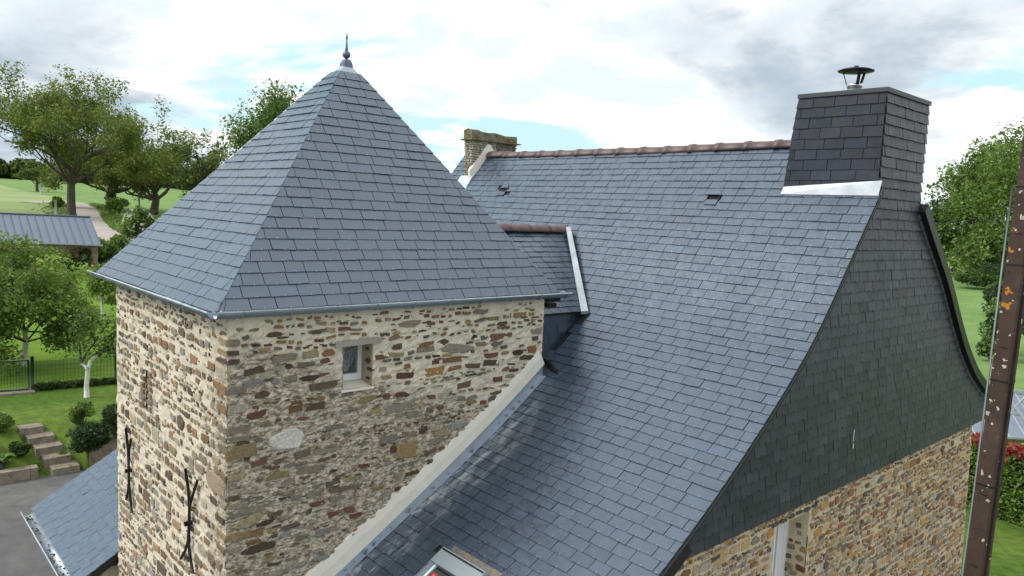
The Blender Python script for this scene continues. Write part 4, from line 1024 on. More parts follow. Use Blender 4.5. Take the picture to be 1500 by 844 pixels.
b = MB()
for k in range(24):
    z = -4 + k * .33; kk = sc_(z); b.tube([pp(random.choice((-.06, -.05, .02)) * kk, -.0765 * kk, z), pp(-.05 * kk, -.07 * kk, z)], .006, 7)
b.build('bolt_holes', M['dark'], pole_root, kind='stuff')
# ================================================================== VEGETATION
def leaves_mesh(name, C, size, tints, parent, up_bias=.25, aspect=.62, fold=True):
    n = len(C); rs = np.random
    a = rs.normal(size=(n, 3)); a[:, 2] *= .7; a /= np.linalg.norm(a, axis=1)[:, None]
    nn = rs.normal(size=(n, 3)); nn[:, 2] += up_bias * 4; nn -= a * (nn * a).sum(1)[:, None]; nn /= np.linalg.norm(nn, axis=1)[:, None] + 1e-9
    c = np.cross(nn, a); s = size * np.clip(rs.lognormal(-.08, .42, n), .35, 2.2)[:, None]
    V = np.stack([C - a * s * .5, C + c * s * aspect * .5 + nn * s * .08, C + a * s * .5, C - c * s * aspect * .5 + nn * s * .08], 1).reshape(-1, 3)
    F = np.arange(n * 4).reshape(n, 4)
    return raw(name, V, F, M['leaf'], parent, np.repeat(tints, 4, axis=0))
def tints_for(n, cols, centre_id=None, var=.18):
    cols = np.array(cols); rs = np.random
    if centre_id is not None:
        k = rs.randint(0, 10 ** 6, 1)[0]; r2 = np.random.RandomState(k); cc = r2.randint(0, len(cols), centre_id.max() + 1); mul = r2.normal(1, .14, centre_id.max() + 1)
        T = cols[cc[centre_id]] * mul[centre_id][:, None]
    else: T = cols[rs.randint(0, len(cols), n)]
    return np.clip(T * rs.normal(1, var, n)[:, None], .005, .6)
def skeleton(base, H, spread, trunk_h, trunk_r, limbs, seed, droop=.0, lean=(0, 0), levels=3, wob=.18, upness=.55, kids=(3, 5)):
    rs = np.random.RandomState(seed); segs = []; tips = []
    base = np.array(base, float)
    def grow(p, d, L_, r, lev):
        n = 4; pts = [p]; rad = [r]
        for i in range(n):
            d = nrm(d + rs.normal(0, wob, 3) + np.array([0, 0, (.10 if lev else .02) - droop * lev * .1])); p = p + d * L_ / n; pts.append(p); rad.append(r * (1 - .62 * (i + 1) / n))
        segs.append((pts, rad))
        if lev >= levels: tips.append(pts[-1]); tips.append(pts[2]); tips.append(pts[3]); return
        if lev >= levels - 1: tips.append(pts[-1]); tips.append(pts[3])
        for k in range(rs.randint(kids[0], kids[1] + 1)):
            t = rs.uniform(.4, 1.0); j = min(int(t * n), n - 1); q = pts[j] + (pts[j + 1] - pts[j]) * (t * n - j)
            side = nrm(np.cross(d, rs.normal(size=3))); nd = nrm(d * .55 + side * rs.uniform(.55, 1.0) + np.array([0, 0, .18]))
            grow(q, nd, L_ * rs.uniform(.5, .72), rad[j] * .55, lev + 1)
    top = base + np.array([lean[0], lean[1], trunk_h])
    tp_ = [base + (top - base) * t + np.array([rs.normal(0, trunk_r * .25), rs.normal(0, trunk_r * .25), 0]) * (t > 0) for t in (0, .08, .35, .7, 1)]
    segs.append((tp_, [trunk_r * 1.35, trunk_r * 1.05, trunk_r * .95, trunk_r * .86, trunk_r * .8]))
    for k in range(limbs):
        a = 2 * math.pi * (k + rs.uniform(-.25, .25)) / limbs; el = rs.uniform(upness * .35, upness * 1.5)
        d = nrm([math.cos(a), math.sin(a), el]); Lm = rs.uniform(.75, 1.1) * (spread * .62 if el < 1 else (H - trunk_h) * .62)
        grow(tp_[rs.choice([3, 4])] if k else tp_[4], d, Lm, trunk_r * .36, 1)
    grow(tp_[4], nrm([rs.normal(0, .15), rs.normal(0, .15), 1]), (H - trunk_h) * .6, trunk_r * .55, 1)
    return segs, np.array(tips)
def tree(name, label, base, H, spread, trunk_h, trunk_r, cols, nleaf, lsize, seed, limbs=6, clump=.11, bark='bark', cat='tree', group=None, levels=3, flat=.7, lean=(0, 0), wob=.18, upness=.55, kids=(3, 5), white_h=0., drop=0., nmax_tubes=None, fit=True):
    root = thing(name, label, cat, base, group); np.random.seed(seed); random.seed(seed)
    segs, tips = skeleton(base, H, spread, trunk_h, trunk_r, limbs, seed, lean=lean, levels=levels, wob=wob, upness=upness, kids=kids)
    if fit:  # scale the crown to the wanted height and spread
        top = np.percentile(tips[:, 2], 99.5) - base[2] + clump * H * .4; kz = (H - trunk_h) / max(top - trunk_h, .1)
        rr = np.percentile(np.hypot(tips[:, 0] - base[0], tips[:, 1] - base[1]), 96) + clump * H * .5; kr = spread / rr
        def fx(p):
            q = p - base
            if q[2] > trunk_h * .72: f = min(1, (q[2] - trunk_h * .72) / (trunk_h * .28 + .01)); q = np.array([q[0] * (1 + (kr - 1) * f), q[1] * (1 + (kr - 1) * f), q[2] if q[2] < trunk_h else trunk_h + (q[2] - trunk_h) * kz])
            return q + base
        segs = [([fx(p) for p in ps], r) for ps, r in segs]; tips = np.array([fx(p) for p in tips])
    if drop: tips = tips[np.random.rand(len(tips)) > drop]
    b = MB(); wb = MB()
    for i, (ps, r) in enumerate(segs):
        if i == 0 and white_h: wb.tube(ps, r, 8)
        elif i == 0: b.tube(ps, r, 10)
        elif r[0] > .004 * (H / 5): b.tube(ps, r, 5 if r[0] < trunk_r * .3 else 7, cap=False)
    if white_h:
        t = wb.build('trunk', M['whitewash'], root); b.build('limbs', M['bark'], root)
    else: b.build('trunk', M[bark], root)
    idx = np.random.randint(0, len(tips), nleaf); R_ = clump * H
    o = np.random.normal(size=(nleaf, 3)); o /= np.linalg.norm(o, axis=1)[:, None]; o *= (np.random.rand(nleaf) ** .5)[:, None] * R_ * np.random.uniform(.6, 1.15, nleaf)[:, None]; o[:, 2] *= flat
    C = tips[idx] + o
    leaves_mesh('crown', C, lsize, tints_for(nleaf, cols, idx), root)
    return root
def shrub(name, label, c, rx, ry, rz_, cols, n, lsize, cat='shrub', group=None, box=False, shell=.55, lumps=14, top_cols=None, top_from=.7, stems=True):
    root = thing(name, label, cat, c, group)
    if box:
        o = np.random.uniform(-1, 1, (n, 3)); k = np.random.randint(0, 3, n); o[np.arange(n), k] = np.sign(o[np.arange(n), k]) * np.random.uniform(.86, 1.04, n)
        o += .05 * np.sin(o[:, ::-1] * 9)
        idx = None
    else:
        Lc = np.random.normal(size=(lumps, 3)); Lc /= np.linalg.norm(Lc, axis=1)[:, None]; Lc *= np.random.uniform(.45, .72, lumps)[:, None]
        idx = np.random.randint(0, lumps, n); o = np.random.normal(size=(n, 3)); o /= np.linalg.norm(o, axis=1)[:, None]; o *= (np.random.uniform(shell, 1, n) * .42)[:, None]; o = Lc[idx] + o
        o[:, 2] = np.maximum(o[:, 2], -.98)
    C = np.array(c) + np.array([0, 0, rz_]) + o * [rx, ry, rz_]
    T = tints_for(n, cols, idx)
    if top_cols is not None:
        sel = (o[:, 2] > top_from + np.random.normal(0, .12, n)); T[sel] = tints_for(sel.sum(), top_cols)
    leaves_mesh('foliage', C, lsize, T, root)
    if stems:
        b = MB()
        for k in range(7):
            a = random.uniform(0, 6.28); d = np.array([math.cos(a) * rx * .6, math.sin(a) * ry * .6, rz_ * 1.3]); p = np.array(c, float)
            b.tube([p - [0, 0, .05], p + d * .5 + [0, 0, .1 * rz_], p + d], [.02 * max(rz_, .5), .015 * max(rz_, .5), .006], 5)
        b.build('stems', M['bark'], root)
    return root
OAK = [(0.161, 0.213, 0.04), (0.184, 0.224, 0.046), (0.127, 0.172, 0.034), (0.218, 0.259, 0.052), (0.149, 0.218, 0.046)]
FRESH = [(0.176, 0.286, 0.05), (0.154, 0.253, 0.044), (0.209, 0.319, 0.061), (0.132, 0.22, 0.044)]
APPLE = [(0.18, 0.276, 0.048), (0.216, 0.324, 0.06), (0.132, 0.204, 0.042), (0.252, 0.36, 0.078), (0.156, 0.252, 0.06)]
DEEP = [(.035, .07, .022), (.05, .09, .025), (.028, .055, .018)]
MIDG = [(0.123, 0.202, 0.045), (0.157, 0.246, 0.05), (0.101, 0.162, 0.039), (0.179, 0.274, 0.062)]

# ---- left background
P = ground_hit(105, 318); dO = (P - CAM) @ CR[2]; print('oak depth', dO, P)
pxm = dO / FPX
tree('oak_tree', 'tallest spreading oak beside the lane at the far left', P, 216 * pxm, 132 * pxm, 66 * pxm, 6.0 * pxm, OAK, 46000, 2.9 * pxm, 14, limbs=11, clump=.085, levels=3, upness=.75, drop=.08)
P = ground_hit(163, 306); k = ((P - CAM) @ CR[2]) / FPX
tree('oak_tree', 'ivy-trunked oak right of the tall one, across the lane', P, 132 * k, 92 * k, 34 * k, 5.5 * k, OAK[:3], 26000, 3.0 * k, 23, limbs=9, clump=.12, drop=.05)
shrub('ivy_column', 'dark ivy wrapping the second oak trunk', P, 10 * k, 10 * k, 22 * k, DEEP + OAK[:1], 2500, 2.6 * k, cat='ivy', stems=False)
P = ground_hit(226, 315); k = ((P - CAM) @ CR[2]) / FPX
tree('oak_tree', 'crooked oak with thin dark top next to the pyramid roof', P, 128 * k, 98 * k, 30 * k, 6 * k, OAK[:3], 22000, 3.0 * k, 35, limbs=9, clump=.11, drop=.1, upness=.8)
P = gp(300, 95); k = 95 / FPX
tree('oak_tree', 'sparse dark tree touching the left slope of the tower roof', P, 118 * k, 60 * k, 40 * k, 4 * k, DEEP + OAK[:2], 9000, 3.0 * k, 41, limbs=9, clump=.075, drop=.3, upness=1.0)
P = gp(392, 62); k = 62 / FPX
tree('poplar_tree', 'fresh green leafy tree rising behind the tower roof', P, (330 - 122) * k + 2.2, 58 * k, 60 * k, 6 * k, [(.14, .23, .06), (.11, .19, .045), (.17, .26, .08)], 60000, 3.4 * k, 52, limbs=13, clump=.11, upness=1.1, drop=.05)
P = gp(335, 75); k = 75 / FPX
tree('green_tree', 'low bright tree between the dark tree and the tower roof', P, 90 * k, 34 * k, 30 * k, 4 * k, FRESH, 6000, 3.4 * k, 57, limbs=6, clump=.12)
P = ground_hit(55, 281); k = ((P - CAM) @ CR[2]) / FPX
tree('far_tree', 'small distant tree in the field behind the tall oak', P, 45 * k, 26 * k, 14 * k, 2 * k, DEEP + OAK, 3500, 2.4 * k, 63, clump=.12)
# wooded edge along the crest
C = []
for i in range(80):
    q = gp(-80 + i * 6, 255 + 12 * math.sin(i * .5)); kk = 255 / FPX; h = random.uniform(16, 30) * kk
    o = np.random.normal(size=(520, 3)); o /= np.linalg.norm(o, axis=1)[:, None]; o *= np.random.uniform(.5, 1, 520)[:, None]
    C.append(q + np.array([0, 0, h * .5]) + o * [9 * kk, 9 * kk, h * .55])
for i in range(110):
    q = gp(420 + i * 14, 290 + 14 * math.sin(i * .7)); kk = 290 / FPX; h = random.uniform(14, 26) * kk
    o = np.random.normal(size=(420, 3)); o /= np.linalg.norm(o, axis=1)[:, None]; o *= np.random.uniform(.5, 1, 420)[:, None]
    C.append(q + np.array([0, 0, h * .5]) + o * [13 * kk, 13 * kk, h * .55])
C = np.concatenate(C)
o = leaves_mesh('distant_wood', C, 1.5, tints_for(len(C), DEEP + OAK[:2]), None); tag(o, 'dark distant wood along the crest of the field', kind='stuff')

# flowering elder and verge bushes
P = ground_hit(203, 362); k = ((P - CAM) @ CR[2]) / FPX
sh = shrub('elder_bush', 'elder bush dotted with white flower heads by the lane', P, 24 * k, 24 * k, 30 * k, MIDG, 5200, 3.0 * k)
C = P + np.array([0, 0, 30 * k]) + (lambda v: v / np.linalg.norm(v, axis=1)[:, None])(np.random.normal(size=(170, 3)) + [.4, -.4, .3]) * [22 * k, 22 * k, 27 * k]
leaves_mesh('flowers', C, 3.4 * k, np.tile([(.68, .68, .55)], (170, 1)), sh, up_bias=.8)['kind'] = 'stuff'
for px, py, rx, hz, cols, lab in ((172, 318, 20, 14, FRESH, 'pale grassy bush on the bend of the lane'), (232, 345, 26, 16, MIDG, 'leafy bush beside the elder near the roof edge'), (260, 352, 30, 20, FRESH, 'bush against the lower left roof edge'), (85, 306, 10, 9, MIDG, 'small bush at the foot of the tall oak')):
    P = ground_hit(px, py); k = ((P - CAM) @ CR[2]) / FPX; shrub('verge_bush', lab, P, rx * k, rx * k, hz * k, cols, 2200, 2.6 * k, group='bushes along the lane')
for px, py0, py1 in ((82, 326, 293), (60, 285, 263), (204, 312, 282)):
    P = ground_hit(px, py0); k = ((P - CAM) @ CR[2]) / FPX; b = MB(); b.tube([P, P + [0, 0, (py0 - py1) * k]], 1.4 * k, 6)
    o = b.build('field_post', mat('grey_post', (.33, .35, .36), .7)); tag(o, {82: 'grey field post left of the tall oak trunk', 60: 'thin grey post in the field far left', 204: 'grey post standing above the elder bush'}[px], 'post', 'posts in the field')

# rough grass on the verges of the lane
C = []
for i in range(9000):
    j = random.randint(20, len(ctr_all) - 1) if False else random.uniform(2.2, 8.8); q = crom(ctr, j); sd = random.choice((-1, 1)); t = crom(ctr, min(j + .1, 8.99)) - q; n_ = nrm([-t[1], t[0], 0]); p = q + n_ * sd * (1.75 + abs(random.gauss(0, 1.3))); p[2] = float(ground_h(p[0], p[1])) + random.uniform(0, .35); C.append(p)
tag(leaves_mesh('verge_grass', np.array(C), .42, tints_for(9000, [(.14, .24, .04), (.19, .28, .06), (.11, .19, .035), (.24, .29, .10)]), None, up_bias=-.2, aspect=.3), 'long rough grass on both verges of the lane', kind='stuff')
# ---- shed
DS = 46.0; e1 = at(147, 358, DS); ze = e1[2]; gz = float(ground_h(e1[0], e1[1]))
dirU = nrm(np.array([CR[0][0], CR[0][1], 0]) * 1.0 + np.array([-.736, .669, 0]) * .10)      # along the eave, to the right
rg = at(131, 318, DS + 2.2); dep = nrm(np.array([rg[0] - e1[0], rg[1] - e1[1], 0])); 
rv = rg - e1; along = np.dot(rv, dirU); perp = rv - dirU * along; perp_h = nrm([perp[0], perp[1], 0])
shed = thing('metal_roofed_shed', 'stone shed with blue-grey standing-seam metal roof at the far left', 'shed', (e1[0], e1[1], gz))
Wd = 9.0; pw = .48; rise = rg[2] - ze; runv = perp_h * np.linalg.norm(perp[:2]) + dirU * along
npn = int(Wd / pw)
for i in range(npn):
    a0, a1 = -i * pw, -(i + 1) * pw + .012
    q = [e1 + dirU * a0, e1 + dirU * a1, e1 + dirU * a1 + runv + [0, 0, rise], e1 + dirU * a0 + runv + [0, 0, rise]]
    b = MB(); b.hexa([p - [0, 0, .03] for p in q], q); b.bar(q[0] + [0, 0, .02], q[3] + [0, 0, .02], .035, .06); b.build('roof_panel', M['shed_roof'], shed)
b = MB(); T = e1 + runv + [0, 0, rise + .03]; b.bar(T + dirU * .05, T - dirU * Wd, .22, .06); b.build('ridge_cap', M['shed_roof'], shed)
b = MB(); b.bar(e1 + dirU * .15 + [0, 0, -.05] - perp_h * .06, e1 - dirU * Wd + [0, 0, -.05] - perp_h * .06, .12, .10); b.build('gutter', M['zinc'], shed)
q = [e1 + dirU * -.25 + perp_h * .25, e1 - dirU * (Wd - .2) + perp_h * .25, e1 - dirU * (Wd - .2) + runv * 1.9, e1 - dirU * .25 + runv * 1.9]
b = MB(); b.hexa([np.array([p[0], p[1], gz - .3]) for p in q], [np.array([p[0], p[1], ze + .05]) for p in q]); 
b.build('shed_wall', mat('red_brown_rubble', (.23, .13, .09), .95, nscale=1.5, nvar=.4, col2=(.30, .24, .18), c2scale=4, c2lo=.45, c2hi=.55, bump=.8, bscale=8), shed)
b = MB(); q2 = [e1 + runv * 2 + [0, 0, 0], e1 + runv * 2 - dirU * Wd, T - dirU * Wd, T]; b.hexa([p - [0, 0, .06] for p in q2], [p - [0, 0, .03] for p in q2]); b.build('rear_roof', M['shed_roof'], shed)

# ---- orchard and garden on the left
LAWN = float(ground_h(-18, 3))
P = ground_hit(37, 537); k = ((P - CAM) @ CR[2]) / FPX; print('apple', P, k * FPX)
tree('apple_tree', 'big leafy apple tree with whitewashed trunk behind the garden gate', P, 208 * k, 112 * k, 52 * k, 4.0 * k, APPLE, 52000, 4.4 * k, 74, limbs=10, clump=.125, white_h=1, flat=.7, drop=.1, upness=.45, cat='tree')
P = ground_hit(127, 582); k = ((P - CAM) @ CR[2]) / FPX
root = thing('young_apple_tree', 'young whitewashed apple tree with forked trunk on the lawn', 'tree', P)
b = MB(); U = lambda dx, dz, dd=0.: P + CR[0] * [1, 1, 0] * dx * k + np.array([0, 0, dz * k]) + np.array([-.736, .669, 0]) * dd * k
b.tube([U(0, -2), U(0, 18), U(2, 38), U(3, 46)], [3.9 * k, 3.2 * k, 3.0 * k, 2.9 * k], 9); b.tube([U(3, 44), U(6, 54), U(12, 60), U(18, 62)], [2.8 * k, 2.6 * k, 2.5 * k, 2.4 * k], 8); b.tube([U(2, 42), U(-3, 47), U(-8, 50)], [2.2 * k, 2 * k, 1.8 * k], 8); b.build('trunk', M['whitewash'], root)
b = MB(); tips = []
for pts in ([(18, 62, 0), (24, 68, 1), (33, 85, 4), (42, 96, 6)], [(-8, 50, 0), (2, 66, -3), (16, 84, -4), (30, 108, -2), (34, 122, 0)], [(-8, 50, 0), (-11, 70, 4), (-15, 92, 6), (-18, 110, 8)], [(24, 68, 1), (40, 74, -6), (54, 80, -10)], [(30, 90, 4), (48, 104, 8), (58, 118, 10)], [(-15, 92, 6), (-4, 110, 10), (4, 128, 12)], [(16, 84, -4), (8, 104, -8), (0, 120, -10)]):
    pp_ = [U(*p) for p in pts]; b.tube(pp_, np.linspace(1.7, .5, len(pp_)) * k, 6, cap=False)
    for t in np.linspace(.25, 1, 14): 
        i = min(int(t * (len(pp_) - 1)), len(pp_) - 2); f = t * (len(pp_) - 1) - i; tips.append(pp_[i] + (pp_[i + 1] - pp_[i]) * f)
b.build('limbs', M['bark'], root); tips = np.array(tips); idx = np.random.randint(0, len(tips), 3000)
leaves_mesh('crown', tips[idx] + np.random.normal(size=(3000, 3)) * [6.5 * k, 6.5 * k, 6 * k], 3.6 * k, tints_for(3000, MIDG + DEEP[:1], idx), root)
for px, py, hh, lab, sd in ((106, 497, 95, 'slim orchard tree with white trunk seen between the two apple trees', 81), (150, 470, 85, 'orchard tree close to the tower wall edge', 83)):
    P = ground_hit(px, py); k = ((P - CAM) @ CR[2]) / FPX
    tree('orchard_tree', lab, P, hh * k, 30 * k, 36 * k, 2.2 * k, APPLE, 3600, 4.0 * k, sd, limbs=5, clump=.14, white_h=1, levels=2, group='orchard trees')
# hedge row and bushes in front of the shed
for i, (px, py, rx, hz, cols) in enumerate(((20, 420, 46, 28, MIDG), (75, 408, 40, 24, MIDG), (118, 402, 34, 24, DEEP + MIDG), (150, 396, 30, 24, MIDG), (178, 388, 30, 22, FRESH))):
    P = ground_hit(px, py); k = ((P - CAM) @ CR[2]) / FPX
    shrub('hedge_bush', ['round leafy bush at the left edge below the shed', 'leafy bush in front of the shed wall', 'dark bush under the right end of the shed', 'bush right of the shed above the bare stakes', 'light bush touching the roof gutter corner'][i], P, rx * k, rx * k * .7, hz * k, cols, 4200, 3.4 * k, group='bushes in front of the shed')
P = ground_hit(152, 440); k = ((P - CAM) @ CR[2]) / FPX
b = MB()
for j in range(22):
    a = np.random.normal(0, 12 * k, 3) * [1, 1, 0]; b.tube([P + a, P + a + np.random.normal(0, 5 * k, 3) * [1, 1, 0] + [0, 0, random.uniform(14, 34) * k]], [.8 * k, .4 * k], 5)
o = b.build('bare_brushwood', mat('dead_twigs', (.20, .15, .09), .9)); tag(o, 'tangle of bare stakes and dry stems under the bushes', 'brushwood')

# fence and gate
fy0, fy1 = ground_hit(48, 573), ground_hit(172, 562)
fdir = nrm([*(fy1 - fy0)[:2], 0]); LF = np.linalg.norm((fy1 - fy0)[:2]) + 3
fence = thing('wire_fence', 'dark green wire mesh fence across the lawn', 'fence', fy0)
def mesh_panel(b, p, q, h, step, r):
    p, q = np.array(p), np.array(q); L_ = np.linalg.norm(q - p); d = (q - p) / L_; z = np.array([0, 0, 1.])
    for t in np.arange(0, L_ + .01, step): b.tube([p + d * t, p + d * t + z * h], r, 4, cap=False)
    for t in np.arange(0, h + .01, step * 1.4): b.tube([p + z * t, q + z * t], r, 4, cap=False)
FH = .98
for t in (0, LF * .42, LF * .78):
    q = fy0 + fdir * t; q[2] = float(ground_h(q[0], q[1])); b = MB(); b.tube([q, q + [0, 0, FH + .08]], .028 if t else .045, 8); b.build('post', M['green_paint'], fence)
b = MB(); q0 = fy0 + [0, 0, .05]; q1 = fy0 + fdir * LF + [0, 0, .05]; mesh_panel(b, q0, q1, FH - .1, .10, .0035); b.build('wire_mesh', M['green_paint'], fence)
gd = -fdir; gate = thing('garden_gate', 'dark green metal garden gate with mesh infill', 'gate', fy0 + gd * 1.0)
g0 = fy0 + gd * .10 + [0, 0, .08]; g1 = fy0 + gd * 2.2 + [0, 0, .08]
b = MB()
for q in (g0, g1): b.tube([q, q + [0, 0, FH - .1]], .028, 8)
b.tube([g0, g1], .025, 8); b.tube([g0 + [0, 0, FH - .1], g1 + [0, 0, FH - .1]], .025, 8); b.build('frame', M['green_paint'], gate)
b = MB(); mesh_panel(b, g0, g1, FH - .1, .075, .004); b.build('wire_mesh', M['green_paint'], gate)
q = fy0 + gd * 1.1; f2 = np.array([-fdir[1], fdir[0], 0]); b = MB()
b.hexa([np.array([*(q + fdir * a + f2 * c)[:2], LAWN - .1]) for a, c in ((-1.2, -.38), (1.15, -.30), (1.15, .25), (-1.2, .25))], [np.array([*(q + fdir * a + f2 * c)[:2], q[2] + .05]) for a, c in ((-1.2, -.38), (1.15, -.30), (1.15, .25), (-1.2, .25))])
tag(b.build('gate_slab', M['concrete']), 'concrete slab under the garden gate', 'slab')
C = np.array([fy0 + fdir * random.uniform(0, LF) + f2 * random.gauss(0, .07) + [0, 0, random.uniform(-.02, .22)] for _ in range(3500)])
tag(leaves_mesh('long_grass', C, .13, tints_for(3500, [(.035, .07, .015), (.05, .1, .02)]), None, up_bias=-.1, aspect=.25), 'dark uncut grass along the foot of the fence', kind='stuff')

# kerb, steps and retaining wall
XK = -14.58
kb = MB()
a = -16.0; kerb = thing('stone_kerb', 'low mossy concrete kerb edging the asphalt yard', 'kerb', (XK, -4, -6))
while a < 1.25:
    b = MB(); L_ = random.uniform(.8, 1.1); e = min(a + L_, 1.28); b.box((XK - .26, a + .008, -6.05), (XK + random.uniform(-.012, .012), e, -5.72 + random.uniform(-.012, .012))); b.build('kerb_stone', M['concrete'], kerb); a = e
steps = thing('garden_steps', 'flight of worn concrete garden steps climbing from the yard', 'steps', (XK - .6, 1.7, -6))
s0 = ground_hit(75, 700); 
stp = []
for i in range(5):
    x1 = XK + .06 - i * .40; z1 = -5.83 + i * .168; yc = 1.86 - .10 * i - (.05 if i == 4 else 0)
    b = MB(); w = .60 if i < 4 else .56; b.hexa([(x1 - .48, yc - w / 2, -6.05), (x1, yc - w / 2, -6.05), (x1, yc + w / 2, -6.05), (x1 - .48, yc + w / 2, -6.05)], [(x1 - .48, yc - w / 2, z1), (x1 - .015, yc - w / 2 + .01, z1 - .004), (x1 - .015, yc + w / 2 - .01, z1 + .004), (x1 - .48, yc + w / 2, z1)])
    b.build('step', M['concrete'], steps)
# grass banks each side of the steps
rw = MB(); rw.box((XK - .22, 2.38, -6.05), (XK + .0, 14, -5.32)); tag(rw.build('retaining_wall', M['concrete']), 'low stained retaining wall under the dark shrubs', 'wall')
b = MB(); b.hexa([(XK - 1.3, -.9, -5.9), (XK - .27, -.9, -5.9), (XK - .27, .72, -5.9), (XK - 1.3, .62, -5.9)], [(XK - 1.25, -.85, -5.12), (XK - .3, -.85, -5.68), (XK - .32, .62, -5.68), (XK - 1.25, .55, -5.12)])
tag(b.build('weed_fabric', M['fabric']), 'black weed fabric sheet on the bank above the kerb', 'fabric sheet')
# shrubs in the garden
def gs(name, lab, px, py, rx, hz, cols, n, ls, cat='shrub', **kw):
    P = ground_hit(px, py); k = ((P - CAM) @ CR[2]) / FPX; return shrub(name, lab, P, rx * k, rx * k, hz * k, cols, n, ls * k, cat, **kw)
gs('box_ball', 'clipped bright green shrub ball below the young apple tree', 122, 622, 20, 18, FRESH, 4500, 2.6)
gs('dark_shrub', 'dark spreading shrub above the retaining wall', 132, 662, 38, 24, DEEP, 7000, 3.0)
gs('dark_shrub', 'dark shrub half hidden by the tower wall', 172, 640, 26, 26, DEEP + MIDG[:1], 4500, 3.0)
gs('round_shrub', 'light green round shrub at the left edge of the lawn', 2, 632, 18, 15, FRESH, 3500, 2.6)
gs('dark_shrub', 'small dark green shrub left of the garden steps', 28, 668, 17, 11, DEEP + MIDG[:1], 2600, 2.6)
gs('trailing_shrub', 'low green cover hanging beside the bottom steps', 93, 672, 9, 6, MIDG, 900, 2.4)
gs('trailing_shrub', 'bright ground cover left of the bottom steps', 50, 690, 12, 5, FRESH, 1300, 2.0)
P = ground_hit(6, 684); k = ((P - CAM) @ CR[2]) / FPX; P[2] += .1; ho = thing('hosta_plant', 'hosta with big ribbed leaves at the left edge', 'plant', P)
for j in range(16):
    a = random.uniform(0, 6.28); el = random.uniform(.2, .9); L_ = random.uniform(13, 20) * k; d = np.array([math.cos(a), math.sin(a), 0]); s = np.array([-d[1], d[0], 0]); V_ = []; F_ = []
    for i, t in enumerate(np.linspace(0, 1, 6)):
        w = 6 * k * math.sin(math.pi * min(t * .85 + .12, 1)) ; c = P + d * L_ * t * .85 + np.array([0, 0, (el * t - .75 * t * t * el) * L_ * 1.6 + 3 * k])
        V_ += [c - s * w + [0, 0, w * .25], c, c + s * w + [0, 0, w * .25]]
    for i in range(5): F_ += [(i * 3, i * 3 + 1, i * 3 + 4, i * 3 + 3), (i * 3 + 1, i * 3 + 2, i * 3 + 5, i * 3 + 4)]
    q = random.uniform(.8, 1.2); MB().add(V_, F_, (.10 * q, .19 * q, .035 * q), True).build('leaf', M['leaf'], ho)

# ---- right side
GR = -6.0
for px, dp, hh, sp, cols, sd, lab, nl in ((1405, 128, 150, 52, MIDG + DEEP, 101, 'dark rounded tree at the far left of the right-hand tree line', 12000), (1450, 118, 200, 62, MIDG, 103, 'tall leafy tree in the middle of the right-hand tree line', 20000), (1490, 100, 240, 70, FRESH[:2] + MIDG, 107, 'tallest bright tree behind the utility pole', 24000), (1378, 140, 105, 30, DEEP + MIDG, 109, 'low dark tree next to the gable edge', 6000), (1440, 96, 80, 34, MIDG, 113, 'lower leafy tree hanging over the field corner', 8000), (1545, 90, 270, 90, MIDG, 127, 'tall tree at the right picture edge', 16000)):
    P = gp(px, dp); k = dp / FPX
    tree('field_tree', lab, P, hh * k, sp * k, hh * .16 * k, 5 * k, cols, nl, 4.2 * k, sd, limbs=8, clump=.12, group='trees at the right edge of the field', upness=.9, flat=.85)
for px, dp, rx, hz in ((1470, 90, 60, 22), (1490, 62, 30, 30), (1475, 40, 26, 36), (1500, 42, 40, 60)):
    P = gp(px, dp); k = dp / FPX; shrub('field_bush', {60: 'dark bush along the field edge under the tall trees', 30: 'bush half way down the field behind the pole', 26: 'leafy bush left of the pole above the steel frame', 40: 'dark bush right of the pole'}[rx], P, rx * k, rx * k, hz * k, MIDG + DEEP, 4000, 4 * k, group='bushes at the field edge')
# clipped hedge with red tips
h0 = gp(1405, 19.5); h1 = gp(1660, 16.4); hd = nrm([*(h1 - h0)[:2], 0]); hl = np.linalg.norm((h1 - h0)[:2])
hedge = thing('clipped_hedge', 'clipped green hedge with crimson new growth on top', 'hedge', (h0 + h1) / 2)
n = 44000; o = np.random.uniform(-1, 1, (n, 3)); kk = np.random.randint(0, 3, n); o[np.arange(n), kk] = np.sign(o[np.arange(n), kk]) * np.random.uniform(.8, 1.05, n)
f2 = np.array([-hd[1], hd[0], 0]); C = (h0 + h1) / 2 + hd * (o[:, :1] * hl / 2) + f2 * (o[:, 1:2] * .45) + np.array([0, 0, 1.]) * (.85 + o[:, 2:] * .85)
C[:, 2] += .05 * np.sin(C[:, 0] * 7) * (o[:, 2] > 0)
T = tints_for(n, FRESH + MIDG); sel = o[:, 2] > .84 + np.random.normal(0, .12, n); T[sel] = tints_for(sel.sum(), [(.36, .03, .04), (.28, .025, .03), (.42, .07, .07), (.16, .12, .03)])
leaves_mesh('foliage', C, .085, T, hedge)
b = MB(); m_ = (h0 + h1) / 2; b.hexa([m_ + hd * a * hl * .48 + f2 * c * .3 + [0, 0, 0] for a, c in ((-1, -1), (1, -1), (1, 1), (-1, 1))], [m_ + hd * a * hl * .48 + f2 * c * .3 + [0, 0, 1.5] for a, c in ((-1, -1), (1, -1), (1, 1), (-1, 1))]); b.build('twiggy_core', mat('hedge_core', (.02, .025, .012), 1.), hedge)
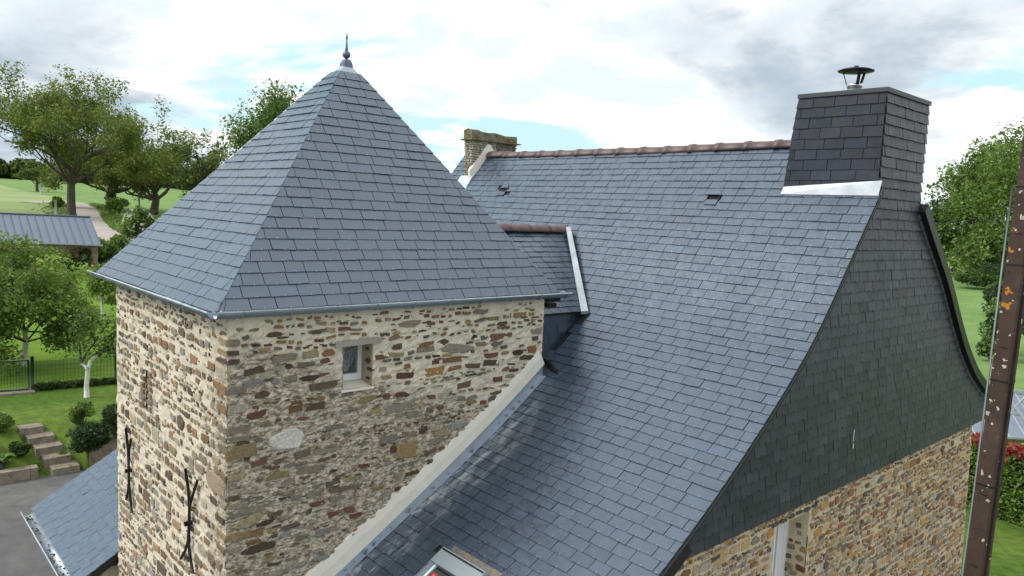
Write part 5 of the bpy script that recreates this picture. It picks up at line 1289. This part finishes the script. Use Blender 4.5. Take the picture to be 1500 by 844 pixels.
# steel frame and pale sheet roof behind the hedge
o0 = at(1432, 640, 24.5); fr = thing('glasshouse_frame', 'light grey steel and glass frame structure behind the hedge', 'frame', (o0[0], o0[1], GR))
u = np.array([CR[0][0], CR[0][1], 0]); u = nrm(u); w_ = nrm([-.736, .669, 0]); q = lambda a, d, z: np.array([o0[0], o0[1], 0]) + u * a + w_ * d + np.array([0, 0, z])
zr0, zr1 = at(1450, 640, 24.5)[2], at(1450, 590, 24.5)[2]; zt = at(1450, 545, 25)[2]
gmat = mat('pale_panel', (.20, .24, .30), .35, .1, nvar=.15); fm = mat('galvanised_frame', (.5, .54, .58), .4, .5, nvar=.1)
for i in range(6):
    a0, a1 = -.6 + i * .55, -.6 + (i + 1) * .55 - .03
    MB().hexa([q(a0, 0, zr0), q(a1, 0, zr0), q(a1, 1.6, zr1), q(a0, 1.6, zr1)], [q(a0, 0, zr0 + .02), q(a1, 0, zr0 + .02), q(a1, 1.6, zr1 + .02), q(a0, 1.6, zr1 + .02)]).build('panel', gmat, fr)
    b = MB(); b.bar(q(a1 + .015, 0, zr0 + .02), q(a1 + .015, 1.6, zr1 + .02), .03, .04); b.bar(q(a1 + .015, 0, GR), q(a1 + .015, 0, zr0), .05, .05); b.build('rafter', fm, fr)
b = MB(); b.bar(q(-.6, 1.6, zr1 + .05), q(2.8, 1.6, zr1 + .05), .06, .08); b.bar(q(-.6, .8, (zr0 + zr1) / 2 + .04), q(2.8, .8, (zr0 + zr1) / 2 + .04), .03, .04); b.bar(q(-.6, 0, zr0), q(2.8, 0, zr0), .05, .07); b.build('rail', fm, fr)
for (A, B) in (((.15, 1.8, zt), (1.05, 1.2, zr1 + .25)), ((.0, 1.8, zt - .35), (1.0, 1.2, zr1 + .05)), ((.15, 1.8, zt), (.1, 1.7, zr1)), ((.55, 1.6, zt - .3), (.55, 1.6, zr1)), ((1.0, 1.2, zr1 + .25), (2.4, 1.1, zr1 + .2)), ((1.3, .9, zr1 + .2), (1.9, .3, zr0 + .3)), ((1.2, .8, zr0 + .5), (2.2, .4, zr0 + .15)), ((1.3, 1.0, zr0 + .1), (2.2, .9, zr1 + .3))):
    b = MB(); b.bar(q(*A), q(*B), .05, .06); b.build('brace', fm, fr)
b = MB(); b.hexa([q(.02, 1.82, zt - .38), q(1.0, 1.22, zr1 + .03), q(1.05, 1.22, zr1 + .22), q(.15, 1.82, zt - .03)], [q(.02, 1.84, zt - .38), q(1.0, 1.24, zr1 + .03), q(1.05, 1.24, zr1 + .22), q(.15, 1.84, zt - .03)]); b.build('tilted_panel', gmat, fr)
b = MB(); b.box((2.6, 9.0, -6.2), (2.61, 9.01, -6.19))
